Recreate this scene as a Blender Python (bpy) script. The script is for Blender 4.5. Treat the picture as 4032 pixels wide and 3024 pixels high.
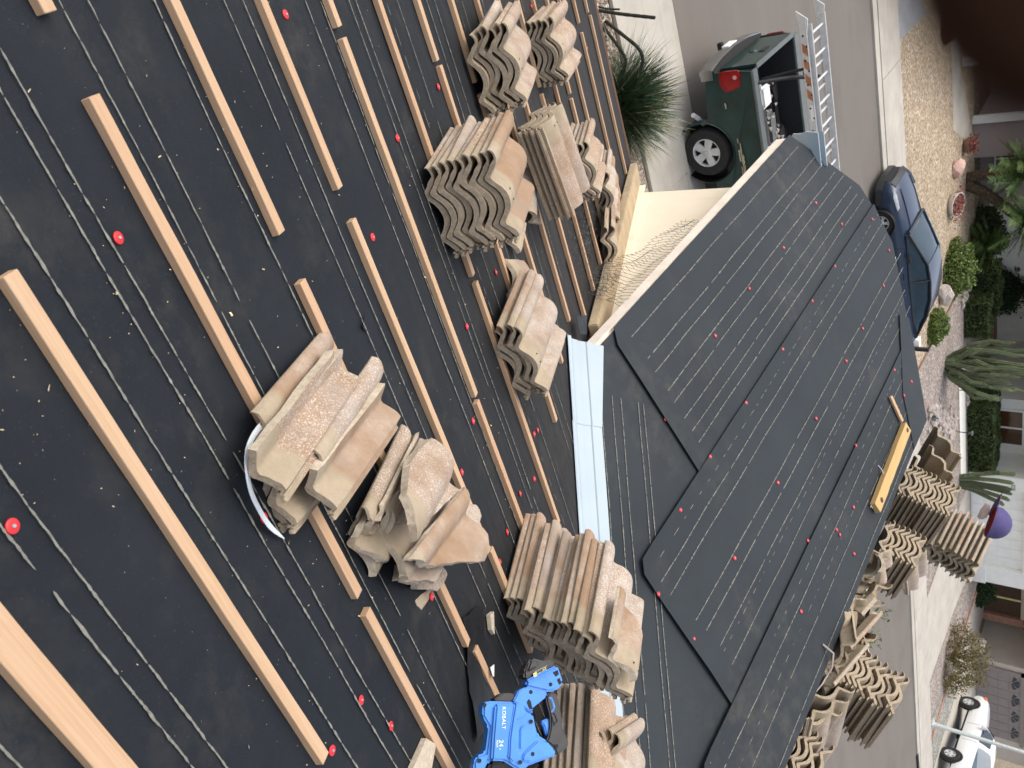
import bpy, bmesh, math, random
from mathutils import Vector, Matrix, noise
R = math.radians
random.seed(7)
for o in list(bpy.data.objects): bpy.data.objects.remove(o)
sc = bpy.context.scene
COL = sc.collection

# ------------------------------------------------------------------ camera, sky, sun, exposure
# world: z up, ground at z = 0, x along the street, y from the house towards the street
CR = Vector((0.82490, -0.55784, 0.09145))
CU = Vector((0.28325, 0.54790, 0.78713))
CF = Vector((0.48920, 0.62340, -0.60997))
CAMPOS = Vector((0, 0, 6))
cd = bpy.data.cameras.new('camera'); cam = bpy.data.objects.new('camera', cd); COL.objects.link(cam)
# the phone was held sideways: the picture's right-hand side is up
cam.matrix_world = Matrix(((CU.x, -CR.x, -CF.x, 0), (CU.y, -CR.y, -CF.y, 0), (CU.z, -CR.z, -CF.z, 6), (0, 0, 0, 1)))
cd.sensor_width = 36; cd.sensor_fit = 'HORIZONTAL'; cd.lens = 29.134
cd.clip_start = 0.005; cd.clip_end = 2000
cd.dof.use_dof = True; cd.dof.focus_distance = 3.0; cd.dof.aperture_fstop = 9.0
sc.camera = cam

w = bpy.data.worlds.new('World'); sc.world = w; w.use_nodes = True
nt = w.node_tree; nt.nodes.clear()
sky = nt.nodes.new('ShaderNodeTexSky'); sky.sky_type = 'NISHITA'; sky.sun_disc = False
sky.sun_elevation = R(58); sky.sun_rotation = R(-60); sky.air_density = 0.8; sky.dust_density = 3.2; sky.ozone_density = 0.3
bg = nt.nodes.new('ShaderNodeBackground'); bg.inputs[1].default_value = 0.15
wo = nt.nodes.new('ShaderNodeOutputWorld')
hsv = nt.nodes.new('ShaderNodeHueSaturation'); hsv.inputs['Saturation'].default_value = .5; nt.links.new(sky.outputs[0], hsv.inputs['Color']); nt.links.new(hsv.outputs[0], bg.inputs[0]); nt.links.new(bg.outputs[0], wo.inputs[0])
sl = bpy.data.lights.new('sun', 'SUN'); sl.energy = 0.55; sl.angle = R(75); sl.color = (1.0, 0.93, 0.83)
so = bpy.data.objects.new('sun', sl); COL.objects.link(so)
sdir = Vector((math.sin(R(-60)) * math.cos(R(58)), math.cos(R(-60)) * math.cos(R(58)), math.sin(R(58))))
so.rotation_euler = sdir.to_track_quat('Z', 'Y').to_euler(); so.location = (0, 0, 30)
sc.view_settings.view_transform = 'Standard'; sc.view_settings.look = 'None'
sc.view_settings.exposure = 1.02; sc.view_settings.gamma = 1.0
sc.view_settings.use_curve_mapping = False

# ------------------------------------------------------------------ materials
MATS = {}
class NB:
    def __init__(s, name):
        s.m = bpy.data.materials.new(name); s.m.use_nodes = True
        s.t = s.m.node_tree; s.b = s.t.nodes['Principled BSDF']
        s.tc = s.t.nodes.new('ShaderNodeTexCoord'); s.co = s.tc.outputs['Object']
    def n(s, typ, **k):
        nd = s.t.nodes.new(typ)
        for a, v in k.items(): setattr(nd, a, v)
        return nd
    def put(s, sock, v):
        if isinstance(v, (int, float)): sock.default_value = v
        elif isinstance(v, tuple): sock.default_value = v if len(v) == 4 or sock.type == 'VECTOR' else (*v, 1)
        else: s.t.links.new(v, sock)
    def noise(s, scale, detail=4, rough=.6, vec=None, stretch=None):
        v = vec or s.co
        if stretch:
            mp = s.n('ShaderNodeMapping'); mp.inputs['Scale'].default_value = stretch; s.put(mp.inputs['Vector'], v); v = mp.outputs[0]
        nd = s.n('ShaderNodeTexNoise'); nd.inputs['Scale'].default_value = scale; nd.inputs['Detail'].default_value = detail
        nd.inputs['Roughness'].default_value = rough; s.put(nd.inputs['Vector'], v); return nd.outputs['Fac']
    def voro(s, scale, feature='F1', out='Distance', vec=None):
        nd = s.n('ShaderNodeTexVoronoi', feature=feature); nd.inputs['Scale'].default_value = scale
        s.put(nd.inputs['Vector'], vec or s.co); return nd.outputs[out]
    def ramp(s, fac, lo, hi, c0=(0, 0, 0), c1=(1, 1, 1)):
        nd = s.n('ShaderNodeValToRGB'); e = nd.color_ramp.elements
        e[0].position = lo; e[1].position = hi; e[0].color = (*c0, 1); e[1].color = (*c1, 1)
        s.put(nd.inputs[0], fac); return nd.outputs[0]
    def mix(s, fac, a, b, typ='MIX'):
        nd = s.n('ShaderNodeMix', data_type='RGBA', blend_type=typ)
        s.put(nd.inputs[0], fac); s.put(nd.inputs[6], a); s.put(nd.inputs[7], b); return nd.outputs[2]
    def math(s, op, a, b=0.0):
        nd = s.n('ShaderNodeMath', operation=op); s.put(nd.inputs[0], a); s.put(nd.inputs[1], b); return nd.outputs[0]
    def sep(s, v=None):
        nd = s.n('ShaderNodeSeparateXYZ'); s.put(nd.inputs[0], v or s.co); return nd.outputs
    def rnd(s): return s.n('ShaderNodeObjectInfo').outputs['Random']
    def bump(s, h, strength=.3, dist=.01):
        nd = s.n('ShaderNodeBump'); nd.inputs['Strength'].default_value = strength; nd.inputs['Distance'].default_value = dist
        s.put(nd.inputs['Height'], h); s.t.links.new(nd.outputs[0], s.b.inputs['Normal'])
    def set(s, col=None, rough=None, metal=None, spec=None, **k):
        if col is not None: s.put(s.b.inputs['Base Color'], col)
        if rough is not None: s.put(s.b.inputs['Roughness'], rough)
        if metal is not None: s.put(s.b.inputs['Metallic'], metal)
        if spec is not None: s.put(s.b.inputs['Specular IOR Level'], spec)
        for a, v in k.items(): s.put(s.b.inputs[a], v)
        return s.m
def simple(name, col, rough=.6, metal=0, var=.25, scale=8, bump=0, bscale=60, spec=.4, coat=0, rv=0):
    if name in MATS: return MATS[name]
    b = NB(name)
    f = b.noise(scale, 5)
    d = tuple(c * (1 - var) for c in col); l = tuple(min(1, c * (1 + var)) for c in col)
    c = b.ramp(f, .3, .7, d, l)
    if rv:
        c = b.mix(b.math('MULTIPLY', b.rnd(), rv), c, (col[0] * .5, col[1] * .5, col[2] * .5))
    if bump: b.bump(b.noise(bscale, 4), bump, .01)
    b.set(c, rough, metal, spec)
    if coat: b.b.inputs['Coat Weight'].default_value = coat; b.b.inputs['Coat Roughness'].default_value = .06
    MATS[name] = b.m; return b.m

def felt_mat():
    b = NB('roofing_felt')
    s1 = b.noise(1.6, 6, .65); s2 = b.noise(9, 6, .7); fine = b.noise(420, 2)
    base = b.mix(b.ramp(s1, .35, .7), (.0095, .0125, .0163), (.0155, .0190, .0235))
    base = b.mix(b.math('MULTIPLY', b.math('MULTIPLY', b.ramp(s2, .47, .72), b.ramp(b.noise(2.6, 5, .65), .42, .66)), .75), base, (.052, .048, .043))      # dusty smears
    sp = b.ramp(b.noise(150, 3, .75), .64, .72)
    base = b.mix(b.math('MULTIPLY', sp, .30), base, (.10, .10, .095))
    xyz = b.sep()
    # dirt gathers on the lower, right part of the main slope
    dirt = b.math('MULTIPLY', b.ramp(b.math('ADD', xyz[1], b.math('MULTIPLY', xyz[0], .55)), 0, 1), 1.0)
    k = b.n('ShaderNodeMapRange'); k.inputs[1].default_value = 2.0; k.inputs[2].default_value = 4.2
    b.put(k.inputs[0], b.math('ADD', b.math('MULTIPLY', xyz[0], .85), xyz[1]))
    r2 = b.n('ShaderNodeMapRange'); r2.inputs[1].default_value = 2.02; r2.inputs[2].default_value = 2.3; r2.inputs[3].default_value = 1; r2.inputs[4].default_value = 0
    b.put(r2.inputs[0], xyz[0])
    low = b.n('ShaderNodeMapRange'); low.inputs[1].default_value = 4.9; low.inputs[2].default_value = 5.15; low.inputs[3].default_value = 1; low.inputs[4].default_value = 0
    b.put(low.inputs[0], b.math('ADD', xyz[0], xyz[1]))
    streak = b.noise(14, 5, .7, stretch=(.35, 3, 3))
    dm = b.math('MULTIPLY', b.math('MULTIPLY', k.outputs[0], b.ramp(streak, .25, .75)), .62)
    base = b.mix(dm, base, (.060, .049, .038))
    b.bump(b.math('ADD', fine, b.math('MULTIPLY', s2, 1.2)), .22, .004)
    MATS['felt'] = b.set(base, b.ramp(s2, .3, .7, (.62,) * 3, (.78,) * 3), spec=.2)
def felt_plain():
    b = NB('roofing_felt_new')
    s1 = b.noise(1.2, 6, .6); s2 = b.noise(7, 6, .7); fine = b.noise(420, 2)
    base = b.mix(b.ramp(s1, .3, .7), (.0215, .0270, .0315), (.0305, .0370, .0420))
    base = b.mix(b.math('MULTIPLY', b.math('MULTIPLY', b.ramp(s2, .46, .72), b.ramp(b.noise(.8, 3), .48, .72)), .8), base, (.085, .078, .060))
    b.bump(b.math('ADD', fine, b.math('MULTIPLY', s1, 1.6)), .2, .006)
    MATS['felt_new'] = b.set(base, .66, spec=.22)
def wood_mat(name, c0, c1, c2):
    b = NB(name)
    mp = b.n('ShaderNodeMapping'); mp.inputs['Scale'].default_value = (1.2, 60, 60); b.put(mp.inputs['Vector'], b.co)
    off = b.n('ShaderNodeVectorMath', operation='ADD'); b.put(off.inputs[0], mp.outputs[0])
    cb = b.n('ShaderNodeCombineXYZ'); b.put(cb.inputs[0], b.math('MULTIPLY', b.rnd(), 40)); b.put(cb.inputs[1], b.math('MULTIPLY', b.rnd(), 17)); b.put(off.inputs[1], cb.outputs[0])
    g = b.noise(2.2, 5, .6, vec=off.outputs[0]); g2 = b.noise(7, 3, .6, vec=off.outputs[0])
    c = b.mix(b.ramp(g, .3, .72), c0, c1)
    c = b.mix(b.math('MULTIPLY', b.ramp(g2, .55, .7), .4), c, c2)
    c = b.mix(b.math('MULTIPLY', b.ramp(b.rnd(), .2, .9), .35), c, c2)
    b.bump(g2, .35, .002)
    MATS[name] = b.set(c, .72, spec=.25)
def tile_mat():
    b = NB('concrete_tile')
    rn = b.rnd(); x, y, zc = b.sep()
    wn = b.n('ShaderNodeTexWhiteNoise'); wn.noise_dimensions = '1D'; b.put(wn.inputs['W'], b.math('MULTIPLY', rn, 91.7)); r2 = wn.outputs[0]
    off = b.n('ShaderNodeVectorMath', operation='ADD'); b.put(off.inputs[0], b.co)
    cb = b.n('ShaderNodeCombineXYZ'); b.put(cb.inputs[0], b.math('MULTIPLY', rn, 13)); b.put(cb.inputs[1], b.math('MULTIPLY', rn, 7)); b.put(off.inputs[1], cb.outputs[0])
    ov = off.outputs[0]
    big = b.noise(9, 4, .6, vec=ov); med = b.noise(70, 3, .7, vec=ov); gran = b.noise(210, 3, .7, vec=ov)
    orange = b.mix(b.ramp(big, .3, .7), (.29, .19, .115), (.385, .27, .185))
    pink = b.mix(b.ramp(big, .3, .7), (.35, .275, .21), (.445, .375, .31))
    top = b.mix(b.ramp(b.math('ADD', b.math('MULTIPLY', rn, .75), b.math('MULTIPLY', big, .5)), .42, .75), orange, pink)
    specks = b.math('MULTIPLY', b.ramp(gran, .52, .60), b.ramp(b.math('ADD', b.math('MULTIPLY', big, .7), b.math('MULTIPLY', r2, .55)), .45, .8))
    top = b.mix(b.math('MULTIPLY', specks, .75), top, (.68, .61, .53))
    top = b.mix(b.math('MULTIPLY', b.ramp(med, .52, .72), .55), top, (.30, .205, .135)); top = b.mix(b.math('MULTIPLY', b.ramp(b.noise(3.5, 4, .7, vec=ov), .52, .66), .45), top, (.30, .255, .215))
    # uncoated head lap
    cement = b.mix(b.ramp(big, .3, .7), (.33, .265, .18), (.44, .36, .26)); cement = b.mix(b.math('MULTIPLY', b.ramp(med, .55, .75), .4), cement, (.26, .205, .145))
    edge = b.math('ADD', y, b.math('MULTIPLY', b.math('SUBTRACT', big, .5), .05))
    mr = b.n('ShaderNodeMapRange'); mr.inputs[1].default_value = .078; mr.inputs[2].default_value = .10; b.put(mr.inputs[0], edge)
    c = b.mix(mr.outputs[0], cement, top)
    # raw ends, sides and underside
    vt = b.n('ShaderNodeVectorTransform', vector_type='NORMAL', convert_from='WORLD', convert_to='OBJECT')
    ge = b.n('ShaderNodeNewGeometry'); b.put(vt.inputs[0], ge.outputs['True Normal'])
    nx, ny, nz = b.sep(vt.outputs[0])
    raw = b.mix(b.ramp(med, .3, .7), (.27, .215, .145), (.41, .34, .245))
    c = b.mix(b.ramp(nz, .0, .12), raw, c)
    c = b.mix(b.ramp(b.math('ABSOLUTE', ny), .75, .9), c, b.mix(b.ramp(med, .3, .75), (.30, .24, .165), (.48, .395, .29)))
    b.bump(b.math('ADD', gran, b.math('MULTIPLY', med, .8)), .55, .004)
    MATS['tile'] = b.set(c, .88, spec=.2)
    b = NB('broken_concrete')
    f = b.noise(60, 4, .7); c = b.mix(b.ramp(f, .3, .7), (.40, .33, .24), (.58, .50, .39)); b.bump(f, .7, .006)
    MATS['tile_cut'] = b.set(c, .95, spec=.1)
def ground_mats():
    def gravel(name, a, bb, c, sc_=38):
        b = NB(name)
        col = b.voro(sc_, out='Color'); xyz = b.sep(col)
        d = b.voro(sc_)
        cc = b.mix(b.ramp(xyz[0], .2, .8), a, bb); cc = b.mix(b.ramp(xyz[1], .82, .86), cc, c)
        big = b.noise(.9, 5, .7); cc = b.mix(b.math('MULTIPLY', b.ramp(big, .35, .7), .35), cc, tuple(v * .55 for v in a))
        cc = b.mix(b.math('MULTIPLY', b.ramp(d, .45, .75), .6), cc, tuple(v * .35 for v in a))
        h = b.math('SUBTRACT', 1.0, d); b.bump(h, .8, .02)
        MATS[name] = b.set(cc, .95, spec=.15)
    gravel('gravel_gold', (.37, .28, .18), (.51, .41, .29), (.62, .54, .44), 15)
    gravel('gravel_pink', (.29, .24, .205), (.40, .34, .30), (.56, .51, .46), 15)
    gravel('gravel_grey', (.25, .25, .215), (.37, .36, .31), (.5, .49, .44), 11)
    gravel('gravel_near', (.30, .235, .18), (.55, .47, .39), (.72, .66, .58), 24)
    gravel('gravel_brown', (.20, .155, .10), (.40, .33, .23), (.52, .45, .35), 16)
    b = NB('asphalt')
    f = b.noise(90, 5, .8); g = b.noise(.5, 5, .6); st = b.noise(1.2, 4, .6, stretch=(.12, 1.2, 1))
    c = b.mix(b.ramp(f, .3, .7), (.125, .110, .094), (.19, .170, .147)); c = b.mix(b.math('MULTIPLY', b.ramp(st, .4, .65), .30), c, (.20, .18, .155))
    c = b.mix(b.math('MULTIPLY', b.ramp(g, .5, .75), .35), c, (.085, .075, .066))
    b.bump(f, .4, .01); MATS['asphalt'] = b.set(c, .9, spec=.25)
    b = NB('concrete')
    f = b.noise(60, 5, .7); g = b.noise(1.1, 6, .7); st = b.noise(2.5, 4, .7, stretch=(.2, 2, 1))
    c = b.mix(b.ramp(g, .3, .7), (.37, .34, .285), (.50, .465, .40)); c = b.mix(b.math('MULTIPLY', b.ramp(st, .5, .72), .35), c, (.30, .28, .245))
    b.bump(f, .15, .01); MATS['concrete'] = b.set(c, .88, spec=.25)
    b = NB('stucco')
    f = b.noise(120, 4, .7); g = b.noise(1.5, 5, .7); st = b.noise(3, 5, .7, stretch=(1, 1, .3))
    c = b.mix(b.ramp(g, .3, .7), (.80, .70, .53), (.86, .78, .63)); c = b.mix(b.math('MULTIPLY', b.ramp(st, .58, .8), .25), c, (.48, .36, .22))
    b.bump(f, .35, .006); MATS['stucco'] = b.set(c, .92, spec=.15)
felt_mat(); felt_plain(); tile_mat(); ground_mats()
wood_mat('fir', (.47, .305, .175), (.56, .395, .255), (.43, .235, .135))
wood_mat('pine', (.52, .33, .13), (.62, .43, .19), (.40, .25, .10))
M = MATS
simple('line', (.185, .183, .155), .9, var=.35, scale=60)
simple('red_plastic', (.62, .025, .03), .4, var=.2, scale=50, spec=.5)
simple('nail_head', (.55, .5, .5), .35, .6, var=.1)
simple('white_metal', (.385, .455, .49), .45, 0, var=.05, scale=3, spec=.5)
simple('white_paint', (.82, .815, .77), .6, var=.05, scale=3)
simple('fascia', (.80, .71, .60), .8, var=.12, scale=9)
simple('flash_wood', (.42, .325, .205), .85, var=.2, scale=7, bump=.2)
simple('dark', (.012, .012, .013), .7, var=.2)
simple('black_plastic', (.022, .022, .024), .45, var=.3, scale=30)
simple('rubber', (.022, .021, .020), .85, var=.3, scale=20, bump=.2)
simple('alu', (.62, .63, .63), .42, .35, var=.12, scale=10)
simple('chrome', (.42, .43, .44), .2, .95, var=.12, scale=8)
simple('green_paint', (.008, .036, .033), .32, .1, var=.35, scale=3, coat=.35, spec=.4)
simple('rail_grey', (.115, .13, .125), .6, var=.15)
simple('red_lens', (.27, .006, .009), .14, var=.25, scale=12, spec=.6)
simple('blue_paint', (.011, .025, .056), .3, .1, var=.12, scale=2, coat=.45, spec=.35)
simple('blue_glass', (.012, .030, .042), .08, .0, var=.3, scale=3, spec=.5)
simple('car_white', (.80, .81, .80), .3, var=.03, scale=2, coat=.6)
simple('glass_dark', (.02, .03, .045), .06, var=.2, spec=.8)
simple('blue_shell', (.035, .22, .66), .42, var=.16, scale=14, spec=.45, bump=.08, bscale=250)
simple('white_ink', (.85, .85, .85), .6, var=.02)
simple('yellow_ink', (.72, .72, .32), .6, var=.02)
simple('yellow_card', (.75, .62, .03), .55, var=.05)
simple('cardboard', (.34, .255, .12), .85, var=.15)
simple('hat_cloth', (.085, .072, .185), .92, var=.2, scale=12, bump=.3, bscale=200)
simple('hat_orange', (.70, .20, .06), .85, var=.1)
simple('hat_red', (.16, .012, .02), .85, var=.2)
simple('tape', (.66, .71, .74), .4, var=.08)
simple('wire', (.085, .088, .075), .6, .3, var=.3)
simple('pink_stucco', (.34, .285, .275), .95, var=.06, scale=2, bump=.15)
simple('white_stucco', (.80, .79, .72), .95, var=.05, scale=2, bump=.15)
simple('tan_stucco', (.50, .44, .375), .95, var=.06, scale=2, bump=.15)
simple('taupe', (.25, .215, .20), .8, var=.06, scale=3)
simple('brown_slat', (.095, .052, .030), .8, var=.25, scale=9)
simple('red_wood', (.38, .20, .145), .8, var=.2, scale=6)
simple('pane_brown', (.075, .032, .013), .12, var=.15, spec=.7)
simple('roof_tile_far', (.36, .24, .18), .9, var=.2)
simple('hedge_leaf', (.066, .092, .030), .7, var=.55, scale=5, spec=.25)
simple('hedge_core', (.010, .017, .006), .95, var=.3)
simple('bush_leaf', (.120, .165, .042), .7, var=.5, scale=5, spec=.25)
simple('dark_leaf', (.035, .058, .022), .75, var=.5, scale=6, spec=.2)
simple('olive_leaf', (.145, .115, .045), .8, var=.5, scale=5, spec=.2)
simple('palm_leaf', (.085, .135, .035), .6, var=.5, scale=4, spec=.3)
simple('palm_bark', (.060, .040, .024), .95, var=.6, scale=14, bump=.5, bscale=30)
simple('palm_boot', (.19, .14, .085), .95, var=.5, scale=20)
simple('cactus', (.150, .185, .095), .85, var=.5, scale=9, rv=.95)
simple('red_plant', (.24, .075, .05), .8, var=.5, scale=7)
simple('pot_white', (.62, .57, .52), .7, var=.08)
simple('pot_brown', (.20, .115, .075), .8, var=.2)
simple('rock', (.46, .40, .35), .9, var=.35, scale=5, rv=.7, bump=.4, bscale=20)
simple('pink_rock', (.55, .36, .29), .9, var=.35, scale=9, bump=.5, bscale=20)
simple('grass_blade', (.032, .062, .026), .6, var=.5, scale=9, spec=.35)
simple('dry_blade', (.34, .30, .17), .7, var=.3, scale=9)
simple('stem_black', (.028, .029, .022), .9, var=.5, scale=40, bump=.6, bscale=120)
simple('sprig', (.12, .19, .045), .7, var=.4, scale=9)
simple('skin', (.085, .034, .017), .6, var=.2, scale=60, bump=.15, bscale=400, spec=.35)
simple('nail_skin', (.07, .035, .025), .35, var=.1)
simple('chip', (.62, .50, .30), .8, var=.4, scale=15)
simple('pole_paint', (.56, .60, .58), .6, .2, var=.12, scale=12)
simple('rust_paint', (.44, .38, .25), .8, var=.3)
simple('fabric_black', (.018, .018, .020), .85, var=.4, scale=15, bump=.3)

# ------------------------------------------------------------------ builders
def tag(o, label=None, cat=None, group=None, kind=None):
    if label: o['label'] = label
    if cat: o['category'] = cat
    if group: o['group'] = group
    if kind: o['kind'] = kind
    return o
def empty(name, loc, label, cat, group=None, rotz=0):
    o = bpy.data.objects.new(name, None); COL.objects.link(o); o.location = loc; o.rotation_euler = (0, 0, rotz); o.empty_display_size = .1
    return tag(o, label, cat, group)
def link(name, me, parent=None, mw=None):
    o = bpy.data.objects.new(name, me); COL.objects.link(o)
    if parent is not None: o.parent = parent
    if mw is not None: o.matrix_local = mw
    return o
def finish(me, mats, smooth=None):
    for m in mats: me.materials.append(M[m] if isinstance(m, str) else m)
    if smooth is not None:
        for p in me.polygons: p.use_smooth = True
        me.set_sharp_from_angle(angle=R(smooth))
    return me
class G:
    """collects faces of one mesh"""
    def __init__(s): s.v = []; s.f = []; s.mi = []
    def add(s, vs, fs, mi=0):
        k = len(s.v); s.v += [tuple(v) for v in vs]
        for f in fs: s.f.append(tuple(i + k for i in f)); s.mi.append(mi)
        return s
    def box(s, a, b, mi=0, mat=None):
        x0, y0, z0 = a; x1, y1, z1 = b
        v = [Vector(p) for p in ((x0, y0, z0), (x1, y0, z0), (x1, y1, z0), (x0, y1, z0), (x0, y0, z1), (x1, y0, z1), (x1, y1, z1), (x0, y1, z1))]
        if mat: v = [mat @ p for p in v]
        return s.add(v, [(3, 2, 1, 0), (4, 5, 6, 7), (0, 1, 5, 4), (1, 2, 6, 5), (2, 3, 7, 6), (3, 0, 4, 7)], mi)
    def prism(s, pts, d, mi=0):
        """polygon of 3-D points, pushed along d"""
        n = len(pts); d = Vector(d); a = [Vector(p) for p in pts]
        fs = [tuple(range(n))[::-1], tuple(range(n, 2 * n))] + [(i, (i + 1) % n, (i + 1) % n + n, i + n) for i in range(n)]
        return s.add(a + [p + d for p in a], fs, mi)
    def tube(s, pts, rads, n=8, mi=0, cap=True):
        pts = [Vector(p) for p in pts]
        if isinstance(rads, (int, float)): rads = [rads] * len(pts)
        vs = []; up = Vector((0, 0, 1))
        t0 = (pts[1] - pts[0]).normalized()
        a = t0.cross(up if abs(t0.z) < .9 else Vector((1, 0, 0))).normalized()
        for i, p in enumerate(pts):
            t = (pts[min(i + 1, len(pts) - 1)] - pts[max(i - 1, 0)]).normalized()
            a = (a - t * a.dot(t)).normalized(); b = t.cross(a)
            for k in range(n):
                th = 2 * math.pi * k / n; vs.append(p + (a * math.cos(th) + b * math.sin(th)) * rads[i])
        fs = [(i * n + k, i * n + (k + 1) % n, (i + 1) * n + (k + 1) % n, (i + 1) * n + k) for i in range(len(pts) - 1) for k in range(n)]
        if cap: fs += [tuple(range(n))[::-1], tuple(range((len(pts) - 1) * n, len(pts) * n))]
        return s.add(vs, fs, mi)
    def lathe(s, prof, c, axis='z', n=20, mi=0, a0=0):
        vs = []
        for r, h in prof:
            for k in range(n):
                th = a0 + 2 * math.pi * k / n; q = (r * math.cos(th), r * math.sin(th), h)
                if axis == 'y': q = (q[0], q[2], q[1])
                if axis == 'x': q = (q[2], q[0], q[1])
                vs.append((c[0] + q[0], c[1] + q[1], c[2] + q[2]))
        fs = [(i * n + k, i * n + (k + 1) % n, (i + 1) * n + (k + 1) % n, (i + 1) * n + k) for i in range(len(prof) - 1) for k in range(n)]
        return s.add(vs, fs, mi)
    def mesh(s, name, mats, smooth=None, bevel=0, recalc=True, seg=2):
        me = bpy.data.meshes.new(name); me.from_pydata(s.v, [], s.f)
        me.polygons.foreach_set('material_index', s.mi)
        if recalc or bevel:
            bm = bmesh.new(); bm.from_mesh(me)
            if recalc: bmesh.ops.recalc_face_normals(bm, faces=bm.faces)
            if bevel:
                es = [e for e in bm.edges if len(e.link_faces) == 2 and e.calc_face_angle(0) > .5]
                bmesh.ops.bevel(bm, geom=es, offset=bevel, segments=seg, affect='EDGES', clamp_overlap=True)
            bm.to_mesh(me); bm.free()
        return finish(me, mats, smooth)
    def obj(s, name, mats, parent=None, mw=None, **k):
        return link(name, s.mesh(name, mats if isinstance(mats, list) else [mats], **k), parent, mw)
def box(name, a, b, mat, parent=None, bevel=0, mw=None): return G().box(a, b).obj(name, mat, parent, mw, bevel=bevel, smooth=35 if bevel else None)
def structure(name, g, mat, smooth=None):
    o = g.obj(name, mat, smooth=smooth); tag(o, kind='structure'); return o
def sheet(pts, z=None):
    g = G(); n = len(pts); g.add([(p[0], p[1], p[2] if z is None else z) for p in pts], [tuple(range(n))]); return g

# ------------------------------------------------------------------ ground, street, paths
structure('ground', sheet([(-300, -300, 0), (600, -300, 0), (600, 700, 0), (-300, 700, 0)], -.012), 'gravel_brown')
kerb = [(-120, 21.6), (4, 21.5), (14, 21.45), (24, 21.3), (29, 21.0), (34, 20.7), (60, 19.6), (140, 15)]
g = G(); n = len(kerb)
structure('road', sheet([(-120, 11.75), (140, 11.75)] + [p for p in kerb[::-1]], 0), 'asphalt')
def band(name, line, off0, off1, z0, z1, mat, joints=None):
    gg = G()
    for (a, b) in zip(line[:-1], line[1:]):
        gg.prism([(a[0], a[1] + off0, z0), (b[0], b[1] + off0, z0), (b[0], b[1] + off0, z1), (a[0], a[1] + off0, z1)], (0, 0, 0)) if False else None
        k = [(a[0], a[1] + off0), (b[0], b[1] + off0), (b[0], b[1] + off1), (a[0], a[1] + off1)]
        gg.prism([(*p, z0) for p in k], (0, 0, z1 - z0))
    return structure(name, gg, mat)
def slabs(parent, line, off0, off1, z1, step=1.9, gap=.012):
    """separate pavement slabs between joints, following a polyline"""
    x = line[0][0]; me = None
    def yat(x):
        for a, b in zip(line[:-1], line[1:]):
            if a[0] <= x <= b[0]: return a[1] + (b[1] - a[1]) * (x - a[0]) / (b[0] - a[0])
        return line[-1][1]
    while x < line[-1][0]:
        st = step * random.choice((1, 1, 1.6)); x1 = min(x + st, line[-1][0]); xa, xb = x + gap, x1 - gap
        gg = G().prism([(xa, yat(xa) + off0, 0), (xb, yat(xb) + off0, 0), (xb, yat(xb) + off1, 0), (xa, yat(xa) + off1, 0)], (0, 0, z1 + random.uniform(0, .004)))
        gg.obj('concrete_slab', 'concrete', parent); x = x1
fk = [(0, 21.55), (4, 21.5), (14, 21.45), (24, 21.3), (29, 21.0), (34, 20.7), (52, 19.95)]
far_pave = structure('far_pavement', G().prism([(a[0], a[1] + .35, -.02) for a in fk] + [(a[0], a[1] + 2.15, -.02) for a in fk[::-1]], (0, 0, .055)), 'concrete')
slabs(far_pave, fk, .38, 2.12, .06, 3.2)
band('far_kerb', [(-120, 21.6)] + fk + [(140, 15)], 0, .34, -.02, .052, 'concrete')
near = [(-12, 10.12), (30, 10.12)]
near_pave = structure('near_pavement', G().box((-12, 10.14, -.02), (30, 11.2, .045)), 'concrete')
slabs(near_pave, near, .0, 1.1, .05, 2.4)
band('near_kerb', [(-120, 11.24), (140, 11.24)], 0, .52, -.02, .042, 'concrete')
structure('near_gravel', sheet([(-12, 9, 0), (30, 9, 0), (30, 10.1, 0), (-12, 10.1, 0)], .0), 'gravel_near')
structure('golden_gravel', sheet([(-6, 23.62), (16.2, 23.6), (16.5, 27.1), (16.7, 30.5), (16.8, 33), (-6, 33.5)], .004), 'gravel_gold')
structure('pink_gravel', sheet([(16.26, 23.55), (26.05, 23.4), (26.4, 26.9), (29.9, 31.2), (29.9, 46), (15.5, 46), (16.85, 33), (16.75, 30.5), (16.55, 27.1)], .004), 'gravel_pink')
structure('brown_gravel', sheet([(26.05, 23.4), (28.0, 23.4), (28.3, 27.0), (26.4, 26.9)], .008), 'gravel_brown')
structure('narrow_gravel_strip', sheet([(30.95, 23.0), (33.0, 22.8), (34.0, 25.4), (34.6, 29.5), (35.1, 33.5), (33.2, 33.5), (32.2, 31.2), (31.4, 27.8)], .004), 'gravel_pink')
structure('grey_gravel', sheet([(33.05, 22.8), (36.2, 22.6), (37.0, 27.2), (34.2, 27.2), (34.0, 25.4)], .006), 'gravel_grey')
g = G()
dl = [(26.4, 23.35), (30.8, 23.0)]; dm = [(26.5, 27.0), (31.2, 27.4)]; dt = [(27.0, 31.3), (32.2, 31.3)]
drv = structure('white_house_driveway', sheet([(26.3, 23.3), (30.85, 22.95), (31.35, 27.6), (32.3, 31.32), (26.9, 31.32), (26.5, 27.0)], .012), 'concrete')
structure('tan_house_driveway', sheet([(36.3, 22.5), (47, 22), (47, 33), (37.6, 33), (36.9, 27.2)], .010), 'concrete')
structure('tan_house_path', sheet([(34.35, 27.2), (36.9, 27.2), (38.6, 34.2), (35.2, 34.2)], .014), 'concrete')
structure('slate_walk', sheet([(3.5, 23.62), (6.0, 23.66), (6.1, 26.9), (5.6, 26.1), (2.0, 26.1), (2.0, 23.62)], .010), simple('slate', (.27, .28, .285), .8, var=.15, scale=2))
structure('pink_house_path', sheet([(4, 29.7), (10.6, 29.75), (12.6, 33.2), (8.8, 31.0), (4, 31.0)], .010), 'concrete')
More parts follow.
